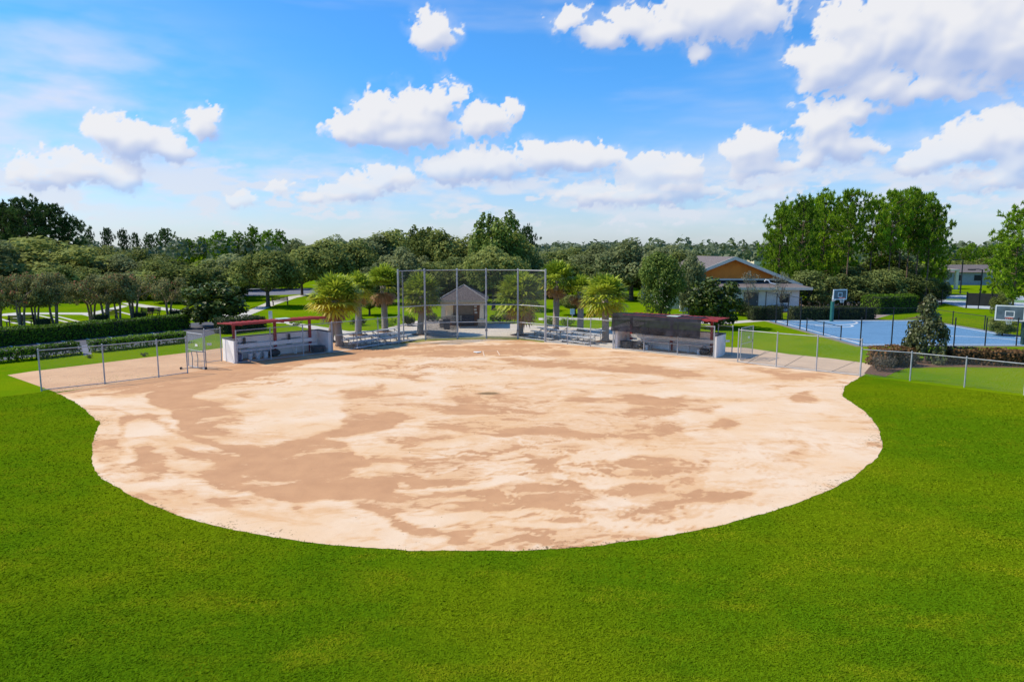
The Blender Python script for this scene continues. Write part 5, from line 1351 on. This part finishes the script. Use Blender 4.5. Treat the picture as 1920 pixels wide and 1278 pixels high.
for x, y in ((-kw+.30, .30), (kw-.30, .30), (-kw+.30, 3.7), (kw-.30, 3.7)):
    b = MB(); h0, h1 = .19, .14
    b.hexa([B(x-h0, y-h0, .66), B(x+h0, y-h0, .66), B(x+h0, y+h0, .66), B(x-h0, y+h0, .66), B(x-h1, y-h1, ze-.36), B(x+h1, y-h1, ze-.36), B(x+h1, y+h1, ze-.36), B(x-h1, y+h1, ze-.36)])
    co = b.build('column', M_CREAM, r)
    b = MB(); b.box(x-.30, x+.30, y-.30, y+.30, 0, .58, B); b.build('pedestal', M_STONE, co)
    b = MB(); b.box(x-.34, x+.34, y-.34, y+.34, .58, .66, B); b.build('plinth_cap', M_CREAM, co)
b = MB(); b.box(-kw+.5, kw-.45, 1.5, 3.5, 0, ze-.145, B); wl = b.build('wall', M_BRN, r)
b = MB(); b.box(-kw+.49, -kw+1.0, 1.46, 1.499, .5, ze-.38, B); b.build('cream_panel', M_CREAM, r)
b = MB(); b.box(-kw+1.08, kw-1.05, 1.44, 1.498, .95, ze-.42, B)
for k in range(9): b.box(-kw+1.08, kw-1.05, 1.425, 1.44, .96+k*.1, 1.0+k*.1, B)
b.build('roller_shutter', M_SHUT, r)
b = MB(); b.box(-kw+.9, kw-1.0, 1.30, 1.495, .12, .86, B); b.build('counter', simple('navy_counter', (.035, .04, .06), (.025, .03, .045), .6), r)
b = MB(); b.box(-kw+.85, kw-.95, 1.18, 1.496, .862, .92, B); b.build('counter_top', M_CAP, r)
for (x, z, w_, h_) in ((.98, 1.62, .22, .13), (.97, 1.36, .22, .17), (1.02, 1.12, .22, .14)):
    b = MB(); b.box(x-w_/2, x+w_/2, 1.475, 1.497, z-h_/2, z+h_/2, B); b.build('notice', M_SIGN, r)
# low dark planter box and white bench beside the kiosk
p = G(838, 617); r = thing('waste_bin', 'dark square waste bin before the left kiosk column', 'bin', p)
F_ = lambda x, y, z: p + Vector((x, y, z))
b = MB(); b.hexa([F_(-.22, -.22, 0), F_(.22, -.22, 0), F_(.22, .22, 0), F_(-.22, .22, 0), F_(-.26, -.26, .72), F_(.26, -.26, .72), F_(.26, .26, .72), F_(-.26, .26, .72)]); b.build('body', M_TUB, r)
b = MB(); b.box(-.28, .28, -.28, .28, .721, .80, F_); b.build('lid', M_BLACK, r)
def bench_at(p, ang, label, mat, L_=1.6, group=None):
    r = thing('bench', label, 'bench', p, group); cs, sn = math.cos(ang), math.sin(ang)
    F_ = lambda x, y, z: p + Vector((x*cs-y*sn, x*sn+y*cs, z))
    b = MB()
    for k in range(4): b.box(-L_/2, L_/2, -.22+k*.12, -.13+k*.12, .42, .455, F_)
    b.build('seat', mat, r)
    b = MB()
    for k in range(4): b.box(-L_/2, L_/2, .26+.02*k, .29+.02*k, .52+k*.11, .60+k*.11, F_)
    b.build('backrest', mat, r)
    for x in (-L_/2+.15, L_/2-.15):
        b = MB(); b.box(x-.03, x+.03, -.2, -.14, 0, .419, F_); b.box(x-.03, x+.03, .20, .255, 0, .95, F_); b.box(x-.03, x+.03, -.2, .255, .62, .66, F_); b.build('leg', M_BLACK, r)
    return r
bench_at(G(848, 613), 0.0, 'pale bench in front of the kiosk', M_PATH, 1.5)
bench_at(G(526, 572), 0.5, 'brown bench under the lone lawn oak', M_BENCH, 1.9)
for x, y, lb in ((27, 613, 'brown bench farthest left on the striped lawn'), (50, 611, 'brown bench beside the leftmost dark clipped block'), (208, 600, 'brown bench between the pale crape stems'), (275, 596, 'brown bench by the rightmost clipped block'), (288, 595, 'brown bench nearest the path on the striped lawn')):
    bench_at(G(x, y), 0.15, lb, M_BENCH, 1.2, 'brown benches on the striped lawn')

# --- sign post, thin poles
def post_sign(p, h, w_, hh, label, mat):
    r = thing('park_sign', label, 'sign', p); b = MB(); b.tube([p-Zv*.05, p+Zv*h], .035, 8); b.build('post', M_GALV, r)
    b = MB(); b.box(-w_/2, w_/2, -.06, -.036, h-hh, h, lambda x, y, z: p+Vector((x, y, z))); b.build('board', mat, r); return r
post_sign(G(508, 603), .95, .32, .72, 'small white notice board on the lawn above the red dugout roof', M_SIGN)
post_sign(G(1073, 598), .95, .40, .52, 'pale blue notice board between the right hand palms', simple('pale_blue_sign', (.42, .58, .68), (.35, .5, .6), .5))
def lamp(p, h, label, arm=.9, rad=.05, mat=None, group=None, side=1, double=False):
    r = thing('lamp_post', label, 'lamp post', p, group); mat = mat or M_BLACK
    b = MB(); b.tube([p-Zv*.05, p+Zv*.3, p+Zv*h], [rad*1.6, rad*1.1, rad*.8], 10); b.build('pole', mat, r)
    for s in ((side, -side) if double else (side,)):
        b = MB(); b.tube([p+Zv*(h-.05), p+Vector((s*arm*.5, 0, h+.02)), p+Vector((s*arm, 0, h+.02))], rad*.55, 8); a = b.build('arm', mat, r)
        b = MB(); b.box(-.38, .38, -.17, .17, -.10, .05, lambda x, y, z: p+Vector((s*(arm+.3)+x, y, h+z))); b.build('lamp_head', mat, a)
    return r
lamp(G(480, 612), 2.0, 'short thin grey post with no lamp glow behind the left dugout roof', .01, .03, M_GALV) if False else None
for x, Y, tp, sd, lb in ((1802, 100, 487, -1, 'tall black tennis lamp post with its arm to the left'), (1840, 84, 505, -1, 'shorter black tennis lamp post between the two tall ones'), (1862, 88, 487, 1, 'tall black tennis lamp post with its arm to the right')):
    lamp(Vector((Xat(x, 530, Y), Y, 0)), Zat(tp, Y), lb, 1.0, .09, M_BLACK, 'tennis court lamp posts', sd)
lamp(Vector((Xat(1186, 565, 92), 92, 0)), 3.0, 'pale short lamp post beside the far car park', .3, .1, M_SIGN)

# --- hall with the orange gable
M_ORG = simple('orange_stucco', (0.74, 0.215, 0.020), (0.64, 0.18, 0.016), 0.85, scale=1.2)
M_TRIM = simple('cream_trim', (0.70, 0.62, 0.50), (0.62, 0.54, 0.43), 0.7)
M_HALLW = simple('white_hall_wall', (0.76, 0.74, 0.71), (0.66, 0.64, 0.62), 0.85, scale=1.5)
HY = 73.0
hx = Xat(1375.5, 483, HY); zr = Zat(484, HY); hw = 6.75; zev = Zat(532, HY)
r = thing('hall', 'park hall with orange gable, cream trim and grey shingle roof behind the right dugout', 'building', (hx, HY, 0))
H = lambda x, y, z: Vector((hx+x, HY+y, z))
slope = (zr-zev)/hw; D_ = 16
for s in (-1, 1):
    b = MB(); o = .5
    b.hexa([H(0, -o, zr+.02), H(s*(hw+.5), -o, zev-slope*.5+.02), H(s*(hw+.5), D_, zev-slope*.5+.02), H(0, D_, zr+.02), H(0, -o, zr+.16), H(s*(hw+.5), -o, zev-slope*.5+.16), H(s*(hw+.5), D_, zev-slope*.5+.16), H(0, D_, zr+.16)])
    rf = b.build('roof', M_SHING, r)
    b = MB(); b.hexa([H(0, -o-.10, zr-.16), H(s*(hw+.52), -o-.10, zev-slope*.5-.16), H(s*(hw+.52), -o-.004, zev-slope*.5-.16), H(0, -o-.004, zr-.16), H(0, -o-.10, zr+.19), H(s*(hw+.52), -o-.10, zev-slope*.5+.19), H(s*(hw+.52), -o-.004, zev-slope*.5+.19), H(0, -o-.004, zr+.19)])
    b.build('bargeboard', M_TRIM, rf)
gz = Zat(523, HY)
gw = (zr-gz)/slope
b = MB(); b.prism([H(-gw, 0, gz), H(gw, 0, gz), H(0, 0, zr-.02)], (0, .3, 0)); b.build('gable', M_ORG, r)
b = MB(); b.box(-gw+.1, gw-.1, -.10, -.004, gz-.13, gz+.05, H); b.build('gable_trim', M_TRIM, r)
b = MB(); b.box(-hw, hw, .35, D_-.3, 0, zev-.02, H); b.build('wall', M_HALLW, r)
b = MB(); b.box(-gw+.2, gw-.2, .10, .34, gz-.62, gz-.14, H); b.build('dark_gap_band', M_DARK, r)  # dark band filling the gap between gable and porch roof
# low porch roof and front wall
PX0, PX1 = -hw+.2, hw+.35
zb, zf = gz-.45, Zat(541, HY-3.2)
b = MB(); b.hexa([H(PX0, -3.3, zf), H(PX1, -3.3, zf), H(PX1-.9, .3, zb), H(PX0, .3, zb), H(PX0, -3.3, zf+.1), H(PX1, -3.3, zf+.1), H(PX1-.9, .3, zb+.1), H(PX0, .3, zb+.1)]); pf = b.build('porch_roof', M_SHING, r)
b = MB(); b.box(PX0, PX1+.02, -3.42, -3.304, zf-.14, zf+.13, H); b.build('gutter', M_TRIM, pf)
p = H(3.3, -1.6, zf+.55); b = MB(); b.tube([p+Vector((-.45, .1, .1)), p+Vector((-.35, .05, .28)), p+Vector((-.05, 0, .2)), p+Vector((.1, -.05, -.05)), p+Vector((.7, -.1, -.2))], .07, 8); b.build('vent_pipe', M_SIGN, pf)
b = MB(); b.box(PX0+.4, PX1-1.0, -2.6, -2.3, 0, zf+.05, H); fw = b.build('front_wall', M_HALLW, r)
dx = Xat(1408, 560, HY-2.6)-hx
b = MB(); b.box(dx-.75, dx+.75, -2.66, -2.602, 0, 1.95, H); dd = b.build('door', simple('dark_door', (.085, .085, .09), (.065, .065, .07), .6), r)
b = MB(); b.box(dx+.55, dx+.62, -2.72, -2.662, .95, 1.1, H); b.build('handle', M_GALV, dd)
for x in (-4.5, -2.2, 4.6):
    b = MB(); b.box(x-.5, x+.5, -2.65, -2.602, .9, 1.8, H); wn = b.build('window', simple('dark_glass', (.03, .035, .04), (.02, .025, .03), .1), r)
    b = MB(); b.box(x-.58, x+.58, -2.67, -2.651, 1.8, 1.88, H); b.build('window_head', M_TRIM, wn)

# flat roofed shelter and low building by the tennis court
sY = 112; sx = Xat(1752, 540, sY)
r = thing('shelter', 'white flat roofed shelter beyond the green hedge', 'shelter', (sx, sY, 0))
Sf = lambda x, y, z: Vector((sx+x, sY+y, z))
b = MB(); b.box(-3.2, 3.0, -1.5, 1.5, 3.0, 3.22, Sf); b.build('roof', M_TRIM, r)
for x in (-2.9, -.3, 2.7):
    for y in (-1.2, 1.2):
        b = MB(); b.box(x-.22, x+.22, y-.22, y+.22, 0, 2.998, Sf); b.build('column', M_TRIM, r)
b = MB(); b.box(-2.6, 2.4, 1.0, 1.18, 0, 2.2, Sf); b.build('back_wall', M_STONE, r)
sY2 = 125; sx2 = Xat(1830, 540, sY2)
r = thing('clubhouse', 'low grey tennis clubhouse behind the lamp posts', 'building', (sx2, sY2, 0))
Sf = lambda x, y, z: Vector((sx2+x, sY2+y, z))
b = MB(); b.box(-5.5, 6.5, 0, 6, 0, 2.3, Sf); b.build('wall', simple('grey_wall', (.30, .32, .36), (.24, .26, .30), .85), r)
b = MB(); b.hexa([Sf(-6, -.5, 2.3), Sf(7, -.5, 2.3), Sf(7, 6.5, 2.3), Sf(-6, 6.5, 2.3), Sf(-5, 2, 3.6), Sf(6, 2, 3.6), Sf(6, 4, 3.6), Sf(-5, 4, 3.6)]); b.build('roof', M_SHING, r)
for x in (-3.5, .2, 3.8):
    b = MB(); b.box(x-.7, x+.7, -.05, -.003, .8, 1.8, Sf); b.build('window', M_DARK, r)

# far roofs beyond the hall
def house(px, Y, w_, hw_, hr, label, rot=0):
    x = Xat(px, 470, Y); r = thing('house', label, 'house', (x, Y, 0), 'far houses on the horizon'); 
    F_ = lambda a, c, z: Vector((x+a, Y+c, z))
    b = MB(); b.box(-w_, w_, 0, 9, 0, hw_, F_); b.build('wall', M_CREAM, r)
    b = MB(); b.hexa([F_(-w_-.5, -.5, hw_), F_(w_+.5, -.5, hw_), F_(w_+.5, 9.5, hw_), F_(-w_-.5, 9.5, hw_), F_(-w_*.55, 4.2, hr), F_(w_*.55, 4.2, hr), F_(w_*.55, 4.8, hr), F_(-w_*.55, 4.8, hr)]); b.build('roof', simple('tan_roof', (.26, .20, .17), (.2, .155, .13), .9), r)
for px, Y, w_, hr, lb in ((1338, 300, 7, 6.6, 'tan roofed house on the horizon left of the round far tree'), (1388, 320, 9, 6.9, 'wide tan roofed house on the horizon above the orange gable'), (1418, 340, 8, 6.6, 'tan roofed house on the horizon nearest the court grove'), (1438, 280, 5, 5.6, 'small tan roofed house just left of the leftmost grove pine')):
    house(px, Y, w_, 4.6, hr, lb)
tree('oak', 1356, 250, 461, 26, 'round far tree standing above the tan roofs on the horizon')

# --- black fences round the courts
gk = 'black fences round the basketball court'
k = lambda x, y: G(x, y)
cl, cr, cn, cf = CX0-.15, CX1+.2, CY0-.15, CY1+.2
fence([Vector((cl, cf, 0)), Vector((cl+.06, cf-2.4, 0)), Vector((cl+.1, cf-4.8, 0)), Vector((cl+.14, cf-7.2, 0))], [2.5]*4, 'tall black fence at the far left corner of the blue court', 'court_fence', M_BLACK, M_LINK_K, rails=('top',), pr=.045, group=gk)
fence([Vector((cl+.16, cf-8.4, 0)), Vector((cl+.2, cf-11.2, 0)), Vector((cl+.24, cf-13.8, 0))], [0.95]*3, 'low black fence along the left side of the blue court', 'court_fence', M_BLACK, M_LINK_K, rails=('top',), pr=.04, group=gk)
fence([Vector((x, cn, 0)) for x in np.linspace(cl+.05, cr, 8)], [1.8]*8, 'black fence along the near side of the blue court', 'court_fence', M_BLACK, M_LINK_K, rails=(), pr=.04, group=gk)
fence([Vector((cr, y, 0)) for y in np.linspace(cn+1.2, cf, 5)], [1.1]*5, 'low black fence along the right side of the blue court', 'court_fence', M_BLACK, M_LINK_K, rails=('top',), pr=.04, group=gk)
fence([Vector((x, cf+.1, 0)) for x in np.linspace(cl+4.2, cr-.3, 5)], [1.1]*5, 'low black fence along the far side of the blue court', 'court_fence', M_BLACK, M_LINK_K, rails=('top',), pr=.04, group=gk)
M_WSCR = simple('black_windscreen', (0.018, 0.020, 0.024), (0.013, 0.014, 0.017), 0.8)
wl0, wl1 = G(1811, 578), G(1882, 581)
r = thing('windscreen_fence', 'tall fence with solid black windscreen at the near side of the tennis court', 'fence', wl0)
P3 = [wl0.lerp(wl1, f) for f in (0, .33, .66, 1)]
hh = Zat(549, wl0.y)
for p in P3:
    b = MB(); b.tube([p-Zv*.05, p+Zv*(hh+.1)], .05, 8); b.build('post', M_BLACK, r)
b = MB(); b.prism([wl0+Zv*.35, wl1+Zv*.35, wl1+Zv*hh, wl0+Zv*hh], (0, .03, 0)); b.build('windscreen', M_WSCR, r)
fence([G(1812, 577), G(1765, 572), G(1715, 567)], [hh]*3, 'tall black fence running left from the black windscreen', 'court_fence', M_BLACK, M_LINK_K, rails=('top',), pr=.05)
fence([G(1884, 581), G(1960, 585), G(2040, 590)], [1.6]*3, 'black fence running right from the black windscreen', 'court_fence', M_BLACK, M_LINK_K, rails=('top',), pr=.05)

# --- basketball hoops
M_GPAD = simple('green_pad', (0.02, 0.16, 0.125), (0.016, 0.12, 0.095), 0.6)
M_BBG = simple('smoked_backboard', (0.11, 0.15, 0.18), (0.07, 0.10, 0.12), 0.25, scale=2)
M_RIM = simple('orange_rim', (0.55, 0.09, 0.04), (0.5, 0.08, 0.035), 0.5)
def hoop(base, bc, yaw, w_, label, padmat, armup):
    """base: foot of the pole, bc: centre of the backboard, yaw: the way the board faces"""
    base, bc = Vector(base), Vector(bc); r = thing('basketball_hoop', label, 'basketball hoop', base)
    f = Vector((math.cos(yaw), math.sin(yaw), 0)); s = Vector((-f.y, f.x, 0)); h_ = w_*.60
    F_ = lambda a, c, z: bc + s*a + f*c + Zv*z
    b = MB(); b.tube([base-Zv*.05, base+Zv*(bc.z-.15)], .075, 12); b.build('pole', M_GALV, r)
    b = MB(); b.tube([base+Zv*.02, base+Zv*1.75], .16, 12); b.build('pad', padmat, r)
    b = MB(); b.tube([base+Zv*(bc.z-.25), F_(0, -.08, -.1)], .06, 8); b.tube([base+Zv*(bc.z-.7), F_(0, -.08, -h_*.35)], .04, 8); b.build('arm', M_GALV, r)
    b = MB(); b.box(-w_/2, w_/2, -.02, .02, -h_/2, h_/2, F_); bb = b.build('backboard', M_BBG, r)
    b = MB(); t_ = .075
    for (a0, a1, z0, z1) in ((-w_/2-.03, w_/2+.03, h_/2-.03, h_/2+.05), (-w_/2-.03, w_/2+.03, -h_/2-.05, -h_/2+.03), (-w_/2-.04, -w_/2+.04, -h_/2+.032, h_/2-.032), (w_/2-.04, w_/2+.04, -h_/2+.032, h_/2-.032)):
        b.box(a0, a1, -.035, .035, z0, z1, F_)
    b.build('board_frame', M_SIGN, bb)
    b = MB(); q = w_*.17; zq = -h_*.28
    for (a0, a1, z0, z1) in ((-q, q, zq+.36, zq+.41), (-q, q, zq, zq+.05), (-q, -q+.05, zq+.052, zq+.358), (q-.05, q, zq+.052, zq+.358)):
        b.box(a0, a1, -.028, .028, z0, z1, F_)
    b.build('target_square', M_SIGN, bb)
    b = MB(); rc = F_(0, .28, -h_*.34); n = 20
    b.tube([rc + s*(.23*math.cos(6.2832*j/n)) + f*(.23*math.sin(6.2832*j/n)) for j in range(n+1)], .014, 6, cap=False); b.tube([F_(0, .02, -h_*.34), F_(0, .06, -h_*.34)], .05, 6); b.build('rim', M_RIM, r)
    b = MB()
    for j in range(12):
        for dk in (1, -1):
            a0, a1 = 6.2832*j/12, 6.2832*(j+dk)/12
            b.tube([rc+s*(.22*math.cos(a0))+f*(.22*math.sin(a0)), rc+s*(.13*math.cos(a1))+f*(.13*math.sin(a1))-Zv*.42], .006, 3, cap=False)
    b.build('net', M_SIGN, r)
    return r
h1 = G(1559, 602); hoop(h1, (Xat(1575, 552, h1.y-.9), h1.y-.9, Zat(552, h1.y-.9)), R(-75), 1.33, 'far basketball hoop with a green padded pole and white framed board', M_GPAD, 0)
h2 = G(1918, 646); hoop(h2, (Xat(1893.5, 587, h2.y+.3), h2.y+.3, Zat(587, h2.y+.3)), R(-128), 1.55, 'near basketball hoop with a big framed board at the right edge of the photo', simple('dark_pad', (.02, .06, .05), (.015, .05, .04), .6), 0)
S.cycles.use_denoising = True
S.cycles.max_bounces = 6; S.cycles.diffuse_bounces = 3; S.cycles.transparent_max_bounces = 16
